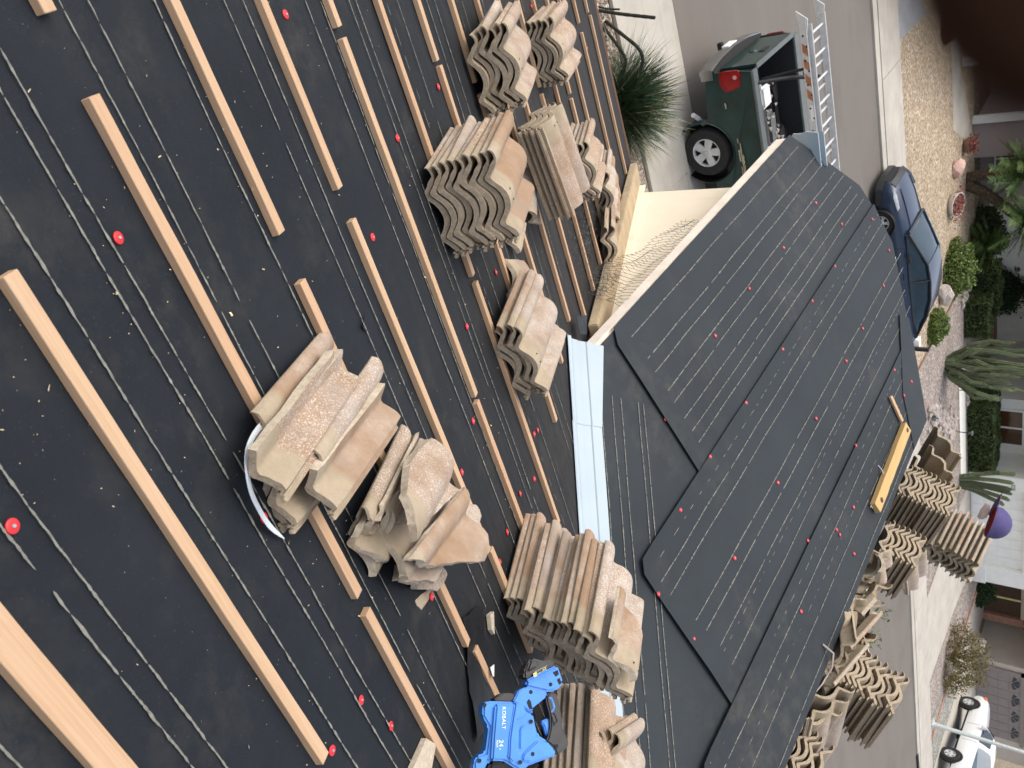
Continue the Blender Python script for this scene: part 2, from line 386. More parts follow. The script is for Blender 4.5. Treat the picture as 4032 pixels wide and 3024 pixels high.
structure('front_walk', sheet([(19.4, 29.7), (26.0, 29.6), (26.4, 30.6), (19.8, 30.85)], .013), 'white_stucco')
g = G()
for a, b in zip([(16.25, 23.6), (16.5, 27.1), (16.7, 29.3), (16.8, 30.6)][:-1], [(16.25, 23.6), (16.5, 27.1), (16.7, 29.3), (16.8, 30.6)][1:]): g.tube([(a[0], a[1], .02), (b[0], b[1], .02)], .03, 6)
tag(g.obj('garden_edging', 'pot_brown'), 'thin dark edging line between the golden and the pink gravel', 'edging')
g = G()
for a, b in zip([(34.2, 22.9), (34.35, 27), (35.1, 33.4)][:-1], [(34.35, 27), (35.1, 33.4)]): g.tube([(a[0], a[1], .03), (b[0], b[1], .03)], .05, 6)
tag(g.obj('garden_edging', 'red_wood'), 'reddish edging strip between driveway gravel and the tan house path', 'edging')
inlet = box('kerb_inlet', (32.3, 20.72, .0), (35.5, 20.9, .06), 'dark'); tag(inlet, 'dark storm drain slot in the far kerb', 'drain')

# ------------------------------------------------------------------ the house we stand on
S = .4167
SL = math.hypot(1, S)
NA = Vector((0, S, 1)).normalized(); UA = Vector((0, 1, -S)).normalized()
NBv = Vector((-S, 0, 1)).normalized()
def pA(x, y, h=0): return Vector((x, y, 4.837 - S * y)) + NA * h
def pB(x, y, h=0): return Vector((x, y, 2.745 + S * x)) + NBv * h
def pC(x, y, h=0): return Vector((x, y, 4.57 - S * (x - 4.38))) + Vector((S, 0, 1)).normalized() * h
house = empty('house', (2.3, 3, 0), 'house with stripped roof: black felt, battens and cream side wall', 'house')
house.matrix_world = Matrix.Identity(4)
def roof_grid(fn, xs, ys, inside, h, amp):
    g = G(); idx = {}
    for i, x in enumerate(xs):
        for j, y in enumerate(ys):
            p = fn(x, y, h + amp * noise.noise(Vector((x * 1.7, y * 1.7, 3.1))) + amp * .5 * noise.noise(Vector((x * 6, y * 6, 8.1))))
            idx[i, j] = len(g.v); g.v.append(tuple(p))
    for i in range(len(xs) - 1):
        for j in range(len(ys) - 1):
            if inside((xs[i] + xs[i + 1]) / 2, (ys[j] + ys[j + 1]) / 2):
                g.f.append((idx[i, j], idx[i + 1, j], idx[i + 1, j + 1], idx[i, j + 1])); g.mi.append(0)
    return g
def fr(a, b, s):
    n = max(1, int(round((b - a) / s))); return [a + (b - a) * i / n for i in range(n + 1)]
# slab under everything, then the felt sheets
def slab(name, pts, fn, t, mat):
    P = [fn(x, y, -.004) for x, y in pts]; Q = [fn(x, y, -t) for x, y in pts]; n = len(P)
    g = G(); g.add(P + Q, [tuple(range(n)), tuple(range(n, 2 * n))[::-1]] + [(i, (i + 1) % n, (i + 1) % n + n, i + n) for i in range(n)])
    return g.obj(name, mat, house)
slab('roof_deck', [(-4, -2.5), (7.5, -2.5), (7.5, 3.76), (4.38, .64), (2.2, 2.82), (2.2, 5.9), (-4, 5.9)], pA, .16, 'felt')
slab('roof_deck', [(2.14, 2.88), (4.38, .64), (4.38, 5.74), (3.81, 6.34), (3.46, 6.74), (3.03, 6.79), (2.59, 6.55), (2.16, 6.14)], pB, .15, 'fascia')
slab('roof_deck', [(4.38, .64), (6.62, 2.88), (6.62, 7.9), (4.38, 5.74)], pC, .15, 'felt_new')
slab('roof_deck', [(3.03, 6.79), (3.46, 6.74), (3.81, 6.34), (4.38, 5.74), (6.62, 7.9), (3.2, 7.2)], lambda x, y, h=0: Vector((x, y, 4.57 - S * max(0, (y - 5.74)) * .9 - .03 - S * max(0, x - 4.38) * .6 - max(0, 4.38 - x) * .12 - .22 * max(0, min(1, (4.1 - x) / .8)))) + Vector((0, 0, h)), .1, 'felt_new')
g = roof_grid(pA, fr(-4, 2.2, .1), fr(-2.5, 5.9, .1), lambda x, y: x + y < 5.0, .001, .004)
felt_a = g.obj('felt_sheet', 'felt', house, smooth=60)
g = G()   # felt between the grid edge and the valley
g.add([pA(2.2, -2.5, .001), pA(4.38, -2.5, .001), pA(4.38, .62, .001), pA(2.2, 2.8, .001), pA(7.5, -2.5, .001), pA(7.5, 3.74, .001)], [(0, 1, 2, 3), (1, 4, 5, 2)])
g.obj('felt_sheet', 'felt', house)
def sheet_slab(name, poly, fn, h, t, mat, curl=None, step=.09):
    """thin felt sheet, cut out of a grid by half planes, edges with real thickness"""
    bm = bmesh.new()
    x0 = min(p[0] for p in poly); x1 = max(p[0] for p in poly); y0 = min(p[1] for p in poly); y1 = max(p[1] for p in poly)
    xs = fr(x0, x1, step); ys = fr(y0, y1, step)
    vv = [[bm.verts.new((x, y, 0)) for y in ys] for x in xs]
    for i in range(len(xs) - 1):
        for j in range(len(ys) - 1): bm.faces.new((vv[i][j], vv[i + 1][j], vv[i + 1][j + 1], vv[i][j + 1]))
    n = len(poly)
    for i in range(n):
        a = Vector((*poly[i], 0)); b = Vector((*poly[(i + 1) % n], 0)); d = b - a
        bmesh.ops.bisect_plane(bm, geom=bm.verts[:] + bm.edges[:] + bm.faces[:], plane_co=a, plane_no=Vector((d.y, -d.x, 0)), clear_outer=True)
    for v in bm.verts:
        x, y = v.co.x, v.co.y
        hh = h + .004 * noise.noise(Vector((x * 1.3, y * 1.3, h * 90))) + .002 * noise.noise(Vector((x * 5, y * 5, h * 70)))
        if curl: hh += curl(x, y)
        v.co = fn(x, y, hh)
    r = bmesh.ops.extrude_face_region(bm, geom=bm.faces[:])
    nrm = (fn(1, 1, 1) - fn(1, 1, 0)) * -t
    bmesh.ops.translate(bm, verts=[e for e in r['geom'] if isinstance(e, bmesh.types.BMVert)], vec=nrm)
    bmesh.ops.recalc_face_normals(bm, faces=bm.faces)
    me = bpy.data.meshes.new(name); bm.to_mesh(me); bm.free()
    return link(name, finish(me, [mat], 40), house)
# valley felt, then three overlapping courses on the garage slope
sheet_slab('felt_sheet', [(2.14, 2.90), (4.36, .68), (4.36, 2.4), (3.0, 3.4), (2.14, 3.6)], pB, .006, .004, 'felt_new')
cv = lambda yc: (lambda x, y: .016 * max(0, 1 - abs(y - yc) / .22) ** 2 * (.6 + .8 * abs(noise.noise(Vector((x * 3, yc, 0))))))
lapc = lambda yc, xl: (lambda x, y: .016 * max(0, 1 - abs(y - yc) / .22) ** 2 * (.6 + .8 * abs(noise.noise(Vector((x * 3, yc, 0))))) + .008 * max(0, 1 - abs(x - xl) / .06))
c1 = sheet_slab('felt_sheet', [(2.125, 3.30), (2.20, 3.245), (3.06, 3.225), (3.06, 6.80), (2.82, 6.77), (2.59, 6.57), (2.125, 6.15)], pB, .013, .0045, 'felt_new', cv(3.24))
c2 = sheet_slab('felt_sheet', [(3.005, 2.50), (3.06, 2.455), (3.94, 2.43), (3.94, 6.22), (3.81, 6.34), (3.46, 6.76), (3.005, 6.80)], pB, .020, .0045, 'felt_new', lapc(2.45, 3.005))
c3 = sheet_slab('felt_sheet', [(3.885, 2.05), (3.93, 1.99), (4.395, 1.97), (4.395, 5.73), (4.25, 5.88), (3.885, 6.26)], pB, .027, .0045, 'felt_new', lapc(2.0, 3.885))
sheet_slab('felt_sheet', [(4.08, 5.62), (4.39, 5.35), (4.395, 5.74), (3.82, 6.33), (3.72, 6.22)], pB, .0335, .004, 'felt_new')
# chalk-grey lines printed on the felt
def lines(fn, specs, along, mat_h, seed, parent=house, wbase=.0015, dens=.8):
    rd = random.Random(seed); g = G()
    for (c, a0, a1, h, faint) in specs:
        a = a0; wob = rd.uniform(0, 99)
        while a < a1:
            L = rd.uniform(.03, .16) if not faint else rd.uniform(.02, .07); gap = rd.uniform(.0005, .004) if not faint else rd.uniform(.02, .09)
            if rd.random() < .08: gap += rd.uniform(.01, .05)
            k = max(3, int(L / .005)); top = []; bot = []
            for i in range(k + 1):
                s = a + L * i / k
                env = (.3 if i in (0, k) else .7 if i in (1, k - 1) else 1)
                w0 = wbase * env * (.55 + .9 * abs(noise.noise(Vector((s * 70, wob, c)))) * 2 + .9 * abs(noise.noise(Vector((s * 190, wob, c)))) + .5 * max(0, noise.noise(Vector((s * 14, wob, 77))))) * (.7 if faint else 1)
                cc = c + .006 * noise.noise(Vector((s * 2.2, wob, 1))) + .0012 * noise.noise(Vector((s * 40, wob, 5)))
                q0 = (s, cc - w0) if along == 'x' else (cc - w0, s); q1 = (s, cc + w0) if along == 'x' else (cc + w0, s)
                bot.append(fn(*q0, h)); top.append(fn(*q1, h))
            g.add(bot + top, [(i, i + 1, k + 2 + i, k + 1 + i) for i in range(k)])
            a += L + gap
    o = g.obj('printed_lines', 'line', parent); o['kind'] = 'stuff'; return o
YA = [(-.12, 0), (.043, 0), (.218, 0), (.264, 0), (.5, 0), (.599, 0), (.643, 0), (.80, 0), (.862, 0), (1.028, 0), (1.252, 0), (1.322, 0), (1.60, 0), (1.676, 0), (1.845, 0), (1.89, 0), (2.10, 1), (2.19, 0), (2.45, 0), (2.53, 0), (2.77, 1), (2.83, 0), (3.1, 0), (3.4, 1), (3.75, 0), (4.1, 1), (4.4, 0), (4.75, 1)]
lines(pA, [(y, -1.2, min(3.0, 4.8 - y), .0062, f) for y, f in YA], 'x', 0, 3)
XB1 = [(2.23, 0), (2.38, 0), (2.46, 0), (2.58, 0), (2.655, 0), (2.76, 0), (2.84, 0), (2.91, 0)]
XB2 = [(3.09, 1), (3.165, 0), (3.25, 0), (3.46, 0), (3.545, 0), (3.665, 0), (3.70, 1), (3.785, 0)]
XB3 = [(3.95, 1), (4.02, 0), (4.10, 1), (4.18, 0), (4.345, 0)]
lines(pB, [(x, 3.27, 6.1 + min(.5, x - 2.2), .0165, f) for x, f in XB1], 'y', 0, 4, wbase=.0020)
lines(pB, [(x, 2.48, 6.75 - max(0, x - 3.45), .0235, f) for x, f in XB2], 'y', 0, 5, wbase=.0020)
lines(pB, [(x, 2.02, 6.15 - max(0, x - 3.95) * 1.0, .0305, f) for x, f in XB3], 'y', 0, 6, wbase=.0020)
# lines along the valley strip
def pV(t, o, h=0): return pB(2.14 + t * .7071 + o * .7071, 2.9 - t * .7071 + o * .7071, h)
lines(lambda s, c, h=0: pV(s, c, h), [(c, .08, 2.4, .0115, f) for c, f in ((.10, 0), (.145, 0), (.23, 0), (.29, 0), (.42, 0), (.46, 0))], 'x', 0, 8, wbase=.0019)

# battens
rng = random.Random(11)
def batten(x0, x1, y, wd=.030, ht=.019, skew=0, mat='fir'):
    L = x1 - x0; g = G(); k = max(2, int(L / .05)); prof = [(0, 0), (0, 1), (1, 1), (1, 0)]
    sd = rng.uniform(0, 99); vs = []
    for i in range(k + 1):
        x = L * i / k; e = .0011
        for (a, b) in prof:
            vs.append((x, a * wd + e * noise.noise(Vector((x * 7, a * 9 + sd, b * 5))) + .003 * noise.noise(Vector((x * .9, sd, 0))), b * ht + e * noise.noise(Vector((x * 6, sd, b * 9 + a * 3))) + .0005))
    g.add(vs, [(i * 4 + j, i * 4 + (j + 1) % 4, (i + 1) * 4 + (j + 1) % 4, (i + 1) * 4 + j) for i in range(k) for j in range(4)] + [(0, 3, 2, 1), (k * 4, k * 4 + 1, k * 4 + 2, k * 4 + 3)])
    c, s = math.cos(skew), math.sin(skew); X = Vector((1, 0, 0)) * c + UA * s; Y = -Vector((1, 0, 0)) * s + UA * c
    o = pA(x0, y, .001)
    mw = Matrix(((X.x, Y.x, NA.x, o.x), (X.y, Y.y, NA.y, o.y), (X.z, Y.z, NA.z, o.z), (0, 0, 0, 1)))
    return g.obj('batten', mat, house, mw, bevel=.0012, smooth=30, seg=1)
batten(-1.2, 3.2, .100, .050, .020)
for r in ((.25, 1.42, .42), (-1.3, -.052, .742), (.083, 1.29, .739), (1.345, 2.12, .737), (-1.4, .49, 1.056), (.61, 1.872, 1.053), (1.925, 2.25, 1.075),
          (-1.5, .51, 1.373), (.60, 1.82, 1.372), (1.832, 2.35, 1.392), (-1.5, .17, 1.695), (.20, 1.41, 1.692), (1.43, 2.20, 1.682),
          (-1.5, 1.11, 2.008), (1.14, 2.33, 2.01), (-1.5, .42, 2.325), (.44, 1.60, 2.335), (1.63, 2.05, 2.36), (-1.5, .59, 2.665), (.64, 1.95, 2.68),
          (-1.5, .55, 2.99), (.58, 1.90, 2.985), (-1.5, .75, 3.30), (.78, 2.06, 3.285), (-1.5, .88, 3.36 + .27), (.914, 2.08, 3.62), (-1.5, .9, 3.95), (.93, 2.08, 3.95),
          (-1.5, 1.1, 4.27), (1.13, 2.08, 4.27), (-1.5, 1.0, 4.6), (1.02, 2.08, 4.6), (-1.5, .85, 5.045), (.914, 2.1, 5.06), (-1.5, .86, 5.46), (.893, 2.1, 5.52)):
    batten(*r, skew=rng.uniform(-.002, .002))

# red plastic cap nails
def cap_mesh():
    g = G(); g.lathe([(.0001, .0022), (.004, .0022), (.0042, .0034), (.009, .0032), (.0115, .0018), (.012, 0)], (0, 0, 0), n=16)
    g.lathe([(.0001, .0052), (.0028, .005), (.0033, .0040), (.0034, .002)], (0, 0, 0), n=10, mi=1)
    return g.mesh('cap_nail', ['red_plastic', 'nail_head'], smooth=40)
CAP = cap_mesh()
def caps(fn, pts, h, N):
    for (x, y) in pts:
        p = fn(x, y, h); q = N.to_track_quat('Z', 'Y').to_matrix().to_4x4()
        q = q @ Matrix.Rotation(rng.uniform(-.12, .12), 4, 'X') @ Matrix.Rotation(rng.uniform(0, 3), 4, 'Z')
        q.translation = p; link('cap_nail', CAP, house, q)
caps(pA, [(.3, .66), (.54, .23), (.92, .63), (1.45, .47), (1.48, .61), (1.64, .65), (1.61, 1.02), (1.94, 1.45), (1.93, 1.58), (.09, 1.48), (.69, 1.47), (.53, 1.84), (.5, 2.3), (.53, 3.93), (1.22, 1.85), (1.47, 1.64), (1.52, 1.44), (1.91, 2.11), (1.93, 2.16), (2.02, 1.96), (1.94, 1.79), (1.23, 2.27), (1.04, 5.18), (1.17, 3.88)], .004, NA)
caps(pB, [(2.43, 3.27), (2.67, 3.24), (2.61, 5.97), (2.88, 6.16), (2.62, 5.24), (2.60, 4.61), (2.61, 4.03)], .017, NBv)
caps(pB, [(3.04, 2.93), (3.19, 2.46), (3.07, 6.64), (3.35, 6.63), (3.02, 5.72), (3.02, 5.19), (3.03, 4.56), (3.02, 3.92), (3.015, 3.37), (3.47, 6.24), (3.49, 5.61), (3.5, 5.17), (3.84, 6.06), (3.51, 4.47), (3.49, 3.76), (3.5, 2.48), (3.48, 3.07), (3.88, 3.7)], .026, NBv)
caps(pB, [(3.91, 5.7), (3.89, 4.7), (4.09, 4.29), (4.05, 3.28), (4.04, 4.0), (4.08, 4.0), (4.25, 4.02), (3.92, 2.09)], .032, NBv)
caps(pB, [(4.1, 5.83), (4.09, 5.62)], .037, NBv)

# white valley flashing: ribbed metal in a shallow V
g = G(); prof = [(-.135, .010, 'A'), (-.115, .004, 'A'), (-.09, .006, 'A'), (-.085, .013, 'A'), (-.078, .013, 'A'), (-.073, .005, 'A'), (-.03, .006, 'A'), (-.006, .018, 'A'), (0, .022, 'A'), (.006, .018, 'B'), (.03, .012, 'B'), (.075, .0145, 'B'), (.08, .021, 'B'), (.088, .021, 'B'), (.093, .014, 'B'), (.135, .014, 'B'), (.155, .015, 'B')]
VD = Vector((1, -1, S)).normalized(); V0 = Vector((2.02, 3.0, 4.837 - S * 3.0 ))
PA_ = VD.cross(NA).normalized(); PA_ = PA_ if PA_.x < 0 else -PA_
PB_ = VD.cross(NBv).normalized(); PB_ = PB_ if PB_.y > 0 else -PB_
ts = [0, .45, .455, .9, 1.4, 2.0, 2.6]; m = len(prof)
for i, t in enumerate(ts):
    for (o, h, sd) in prof:
        lip = .003 if t > .452 else 0
        flare = (1 + .35 * max(0, 1 - t / .25)) if (o > .1) else 1
        p = V0 + VD * t + (PA_ * (-o) if sd == 'A' else PB_ * (o * flare)) + (NA if sd == 'A' else NBv) * (h + .002 - lip)
        g.v.append(tuple(p))
g.f = [(i * m + j, i * m + j + 1, (i + 1) * m + j + 1, (i + 1) * m + j) for i in range(len(ts) - 1) for j in range(m - 1)]; g.mi = [0] * len(g.f)
g.obj('valley_flashing', 'white_metal', house, smooth=25)

# side wall, fascia and trim
wall_poly = [(2.3, -1, 0), (2.3, 5.62, 0), (2.3, 5.62, 3.56), (2.3, 3.0, 3.56), (2.3, -1, 3.4)]
G().prism(wall_poly, (.2, 0, 0)).obj('wall', 'stucco', house)
box('wall', (2.5, 5.42, 0), (6.5, 5.62, 3.5), 'stucco', house)
box('wall', (-4, 5.55, 0), (2.28, 5.75, 2.2), 'stucco', house)
box('garage_door', (2.9, 5.56, 0), (6.0, 5.65, 2.2), 'white_paint', house)
g = G().box((2.128, 2.95, 3.552), (2.168, 6.1, 3.622)); g.obj('fascia', 'fascia', house, bevel=.004)
G().prism([(2.17, 6.08, 3.49), (3.2, 6.76, 3.93), (3.2, 6.76, 4.06), (2.17, 6.08, 3.64)], (.03, -.04, 0)).obj('fascia', 'fascia', house)
box('soffit', (2.17, 2.95, 3.54), (2.32, 6.05, 3.555), 'fascia', house)
g = G(); q = [pA(2.12, 3.3, .012), pA(2.12, 5.80, .012), pA(2.12, 5.80, .07), pA(2.12, 3.3, .07)]
g.prism(q, (.17, 0, 0)); g.obj('wall_flashing', 'flash_wood', house, bevel=.006)
G().prism([pA(2.294, 3.3, .07), pA(2.294, 5.70, .07), pA(2.294, 5.70, .115), pA(2.294, 3.3, .115)], (-.012, 0, 0)).obj('wall_flashing', 'stucco', house)
# the edge board under the low eave
G().prism([pA(-4, 5.905, -.16), pA(2.28, 5.905, -.16), pA(2.28, 5.905, -.002), pA(-4, 5.905, -.002)], (0, .03, 0)).obj('fascia', 'brown_slat', house)
# crumpled white drip edge hanging past the garage corner
g = G(); pts = [(2.185, 3.79), (2.17, 3.70), (2.185, 3.66), (2.178, 3.60), (2.215, 3.565), (2.21, 3.50), (2.25, 3.46), (2.25, 3.415), (2.31, 3.38), (2.32, 3.33), (2.46, 3.33), (2.46, 3.79)]
g.prism([(x, 6.33, z) for x, z in pts], (0, .012, 0)); g.prism([(x + .02, 6.40, z + .02) for x, z in pts[:1] + pts[3:]], (.01, .012, 0))
g.obj('drip_edge', 'white_metal', house, smooth=30)
# flap of torn black felt and a loose tear
g = G(); T = [pA(.82, 1.285, .004), pA(.838, 1.235, .012), pA(.852, 1.245, .006), pA(.877, 1.268, .010), pA(.85, 1.255, .003), pA(.838, 1.25, .002)]
g.add(T, [(0, 1, 5), (1, 2, 4, 5), (2, 3, 4)]); g.obj('felt_tear', 'dark', house)
fl = G(); q = [(1.915, 3.06), (1.99, 3.0), (2.05, 3.09), (1.97, 3.15)]; fl.prism([pA(x, y, .035 + .01 * i) for i, (x, y) in enumerate(q)], tuple(NA * .003))
tag(fl.obj('felt_scrap', 'felt_new'), 'small square scrap of black felt by the top of the valley flashing', 'felt scrap')
g = G(); q = [(1.78, 1.13), (1.86, 1.21), (2.02, 1.10), (2.10, 1.0), (2.06, .94), (1.9, 1.0), (1.82, 1.05)]
xs = fr(0, 1, .08); a0 = [Vector((1.80, 1.10, 0)), Vector((2.11, .90, 0))]; b0 = [Vector((1.88, 1.22, 0)), Vector((2.20, 1.06, 0))]
for i, s in enumerate(xs):
    for j in range(5):
        p = a0[0].lerp(a0[1], s).lerp(b0[0].lerp(b0[1], s), j / 4); g.v.append(tuple(pA(p.x, p.y, .012 + .012 * abs(noise.noise(Vector((s * 5, j * .9, 2)))) + .006 * math.sin(j * 2 + s * 9))))
g.f = [(i * 5 + j, i * 5 + j + 1, (i + 1) * 5 + j + 1, (i + 1) * 5 + j) for i in range(len(xs) - 1) for j in range(4)]; g.mi = [0] * len(g.f)
tag(g.obj('felt_scrap', simple('shiny_felt', (.012, .013, .015), .42, var=.3, scale=20, spec=.4), smooth=50), 'crumpled shiny black felt strip lying above the blue nail gun', 'felt scrap')
g = G().prism([pA(2.03, 1.10, .03), pA(2.055, 1.085, .035), pA(2.075, 1.10, .028), pA(2.05, 1.125, .03)], tuple(NA * .002))
tag(g.obj('paper_scrap', 'white_paint'), 'small white paper scrap on the crumpled felt above the blue nail gun', 'scrap')
# wood chips and dust flecks scattered on the felt
g = G(); rd = random.Random(5)
for k in range(900):
    x = rd.uniform(-.3, 2.0); y = rd.triangular(-.1, 2.6, .35)
    if rd.random() < .25: y = rd.uniform(0, 5.2)
    if x + y > 4.7: continue
    s = rd.choice((.0005, .0006, .0007, .0008, .0009, .0015)); l = s * rd.uniform(1, 4) if rd.random() < .35 else s * rd.uniform(1, 1.6); th = rd.uniform(0, 3.14)
    if rd.random() < .022: s, l = rd.uniform(.0015, .003), rd.uniform(.004, .010)
    ex = Vector((1, 0, 0)) * math.cos(th) + UA * math.sin(th); ey = NA.cross(ex); p = pA(x, y, .0058)
    g.add([p - ex * l - ey * s, p + ex * l - ey * s * .6, p + ex * l * .8 + ey * s + NA * s, p - ex * l * .7 + ey * s * .8 + NA * s * .6], [(0, 1, 2, 3)])
tag(g.obj('wood_chips', 'chip'), kind='stuff', label='wood chips and sawdust flecks scattered over the black felt')
# curved white plastic strip
P = [Vector(p) for p in ((.742, .76, 4.575), (.739, .73, 4.592), (.730, .678, 4.625), (.737, .639, 4.647), (.767, .618, 4.650), (.813, .610, 4.637), (.866, .613, 4.620), (.930, .624, 4.599), (.991, .646, 4.581))]
g = G(); n = 24; vs = []
def spl(P, t):
    k = min(int(t), len(P) - 2); f = t - k; a = P[max(k - 1, 0)]; b = P[k]; c = P[k + 1]; d = P[min(k + 2, len(P) - 1)]
    return .5 * ((2 * b) + (c - a) * f + (2 * a - 5 * b + 4 * c - d) * f * f + (3 * b - a - 3 * c + d) * f ** 3)
for i in range(n + 1):
    t = (len(P) - 1) * i / n; p = spl(P, min(t, len(P) - 1.0001)); d = (spl(P, min(t + .05, len(P) - 1.0001)) - spl(P, max(t - .05, 0))).normalized(); s = d.cross(NA).normalized() * (.0065 if i < n - 2 else .0065 * (n - i) / 3 + .001)
    vs += [p - s, p + s, p + s + NA * .0015, p - s + NA * .0015]
g.add(vs, [(i * 4 + j, i * 4 + (j + 1) % 4, (i + 1) * 4 + (j + 1) % 4, (i + 1) * 4 + j) for i in range(n) for j in range(4)])
tag(g.obj('plastic_strip', 'tape', smooth=40), 'thin curved white plastic strip sticking out from the nearest tile stack', 'strip')

# ------------------------------------------------------------------ roof tiles
PROF = [(0, .026), (.003, .034), (.009, .040), (.020, .0445), (.034, .0445), (.048, .040), (.062, .030), (.074, .018), (.083, .009), (.090, .0065), (.098, .009), (.112, .020), (.128, .032), (.146, .0415), (.164, .0455), (.180, .0455), (.197, .0415), (.214, .032), (.230, .019), (.241, .009), (.248, .0065), (.256, .009), (.268, .019), (.280, .030), (.291, .0365), (.303, .0385), (.3055, .037), (.306, .021), (.312, .019), (.3135, .0245), (.318, .0245), (.3195, .019), (.327, .019), (.330, .022)]
def tprof():
    top = list(PROF); bot = []
    for x, z in PROF:
        t = .009 if x < .046 else .0225 if x < .3 else .016
        if x > .3055: bot.append((x, z - .010))
        else: bot.append((x, z - t))
    bot[0] = (.002, .020)
    return top, bot
def tile_mesh(name, poly=None, seed=0, ny=9, zb=False):
    rd = random.Random(seed); top, bot = tprof(); n = len(top); L = .42
    bm = bmesh.new(); ys = [0, .03, .085, .15, .22, .29, .35, .40, L][:ny]
    T = []; B = []
    for j, y in enumerate(ys):
        T.append([]); B.append([])
        for i in range(n):
            e = rd.uniform(-.0022, .0022) if j in (0, len(ys) - 1) else 0
            n1 = .0008 * noise.noise(Vector((top[i][0] * 40, y * 25, seed)))
            T[j].append(bm.verts.new((top[i][0], y + e, top[i][1] + n1 - (.0022 if j in (0, len(ys) - 1) else 0))))
            B[j].append(bm.verts.new((bot[i][0], y + e * .6, bot[i][1] + n1)))
    for j in range(len(ys) - 1):
        for i in range(n - 1):
            bm.faces.new((T[j][i], T[j][i + 1], T[j + 1][i + 1], T[j + 1][i]))
            bm.faces.new((B[j][i], B[j + 1][i], B[j + 1][i + 1], B[j][i + 1]))
        for i, fl in ((0, 1), (n - 1, 0)):
            q = (T[j][i], T[j + 1][i], B[j + 1][i], B[j][i]); bm.faces.new(q if fl else q[::-1])
    for j in (0, len(ys) - 1):
        for i in range(n - 1):
            q = (T[j][i], B[j][i], B[j][i + 1], T[j][i + 1]); bm.faces.new(q if j == 0 else q[::-1])
    # two nail holes
    bmesh.ops.recalc_face_normals(bm, faces=bm.faces)
    if poly:
        k = len(poly)
        for i in range(k):
            a = Vector((*poly[i], 0)); b = Vector((*poly[(i + 1) % k], 0)); d = b - a; nn = Vector((d.y, -d.x, 0)).normalized(); nn.z = rd.uniform(.3, .5) if zb else rd.uniform(-.1, .22)
            r = bmesh.ops.bisect_plane(bm, geom=bm.verts[:] + bm.edges[:] + bm.faces[:], plane_co=a, plane_no=nn, clear_outer=True)
            ce = [e for e in r['geom_cut'] if isinstance(e, bmesh.types.BMEdge)]
            if ce:
                f = bmesh.ops.holes_fill(bm, edges=ce, sides=0)['faces']
                f = bmesh.ops.triangulate(bm, faces=f)['faces']
                for q in f: q.material_index = 1
                for v in {v for q in f for v in q.verts}: v.co += nn * rd.uniform(-.004, .0015)
        bmesh.ops.recalc_face_normals(bm, faces=bm.faces)
    me = bpy.data.meshes.new(name); bm.to_mesh(me); bm.free()
    return finish(me, ['tile', 'tile_cut'], 38)
TM = [tile_mesh('roof_tile', None, s) for s in (1, 2, 3)]
hole = G()
for x, y in ((.152, .036), (.19, .036)): hole.lathe([(.0001, .0), (.003, .0), (.0032, -.002)], (x, y, .0478 - abs(x - .172) * .04), n=8)
HOLE = hole.mesh('nail_hole', ['dark'])
ORD = ['top', 'second', 'third', 'fourth', 'fifth', 'sixth', 'seventh', 'eighth', 'ninth', 'tenth', 'eleventh', 'twelfth', 'thirteenth', 'fourteenth', 'fifteenth', 'sixteenth']
trd = random.Random(21)
def frame(pos, x, y):
    X = Vector(x).normalized(); Y = Vector(y); Y = (Y - X * Y.dot(X)).normalized(); Z = X.cross(Y)
    p = Vector(pos)
    return Matrix(((X.x, Y.x, Z.x, p.x), (X.y, Y.y, Z.y, p.y), (X.z, Y.z, Z.z, p.z), (0, 0, 0, 1)))
EXA = Vector((1, 0, 0)); EYA = NA.cross(EXA)
def fa(pos, yaw=0, tx=0, ty=0, base=(EXA, EYA, NA)):
    B0 = Matrix((base[0], base[1], base[2])).transposed()
    ax = Vector((R(tx), R(ty), 0)); rr = Matrix.Rotation(ax.length, 3, ax.normalized()) if ax.length > 1e-6 else Matrix.Identity(3)
    m = (B0 @ Matrix.Rotation(R(yaw), 3, 'Z') @ rr).to_4x4(); m.translation = Vector(pos); return m
def put_tile(mw, label, group, mesh=None):
    o = link('roof_tile', mesh or trd.choice(TM)); o.matrix_world = mw
    tag(o, label, 'roof tile', group)
    if mesh is None: pass
    return o
def stack(top, n, desc, pitch=.0265, jit=.006, jrot=1.0, shift=(0, 0), holes=True, mesh=None, word='concrete tile'):
    """n tiles below (and including) the pose `top`"""
    for k in range(n):
        j = (lambda a: 0 if k == 0 else trd.gauss(0, a))
        m = top @ Matrix.Translation((j(jit) + shift[0] * k, j(jit) + shift[1] * k, -pitch * k)) @ Matrix.Rotation(R(j(jrot)), 4, 'Z')
        o = put_tile(m, ('topmost %s of the %s' % (word, desc)) if k == 0 else ('lowest %s of the %s' % (word, desc)) if k == n - 1 else ('%s %s from the top in the %s' % (ORD[k], word, desc)), 'roof tiles in the ' + desc, mesh)
        if k == 0 and holes: link('nail_hole', HOLE, o)
def poseXY(pos, x, y): return frame(pos, x, y)
stack(poseXY((.397, 2.703, 3.896), (.999, .036, -.019), (-.041, .892, -.451)), 6, "six-tile stack at the photo's top edge")
stack(poseXY((.56, 3.678, 3.439), (.999, .035, .041), (-.018, .934, -.358)), 5, "stack nearest the spiky grass clump", .029)
stack(poseXY((.648, 1.99, 4.253), (.999, .037, .006), (-.031, .899, -.438)), 9, "tall nine-tile stack on the battens", .0275, .005)
stack(fa((.843, 3.155, 3.745), 274.2, 3.5, 8.0), 4, "crossways stack beside the tall nine-tile stack", .028, .005)
stack(poseXY((1.22, 3.721, 3.437), (.999, .035, .013), (-.027, .909, -.416)), 5, "stack between crossways stack and wall corner", .029)
stack(poseXY((1.334, 2.029, 4.09), (.993, .068, .099), (-.028, .933, -.358)), 5, "five-tile stack just above the white flashing", .021, .012, 2)
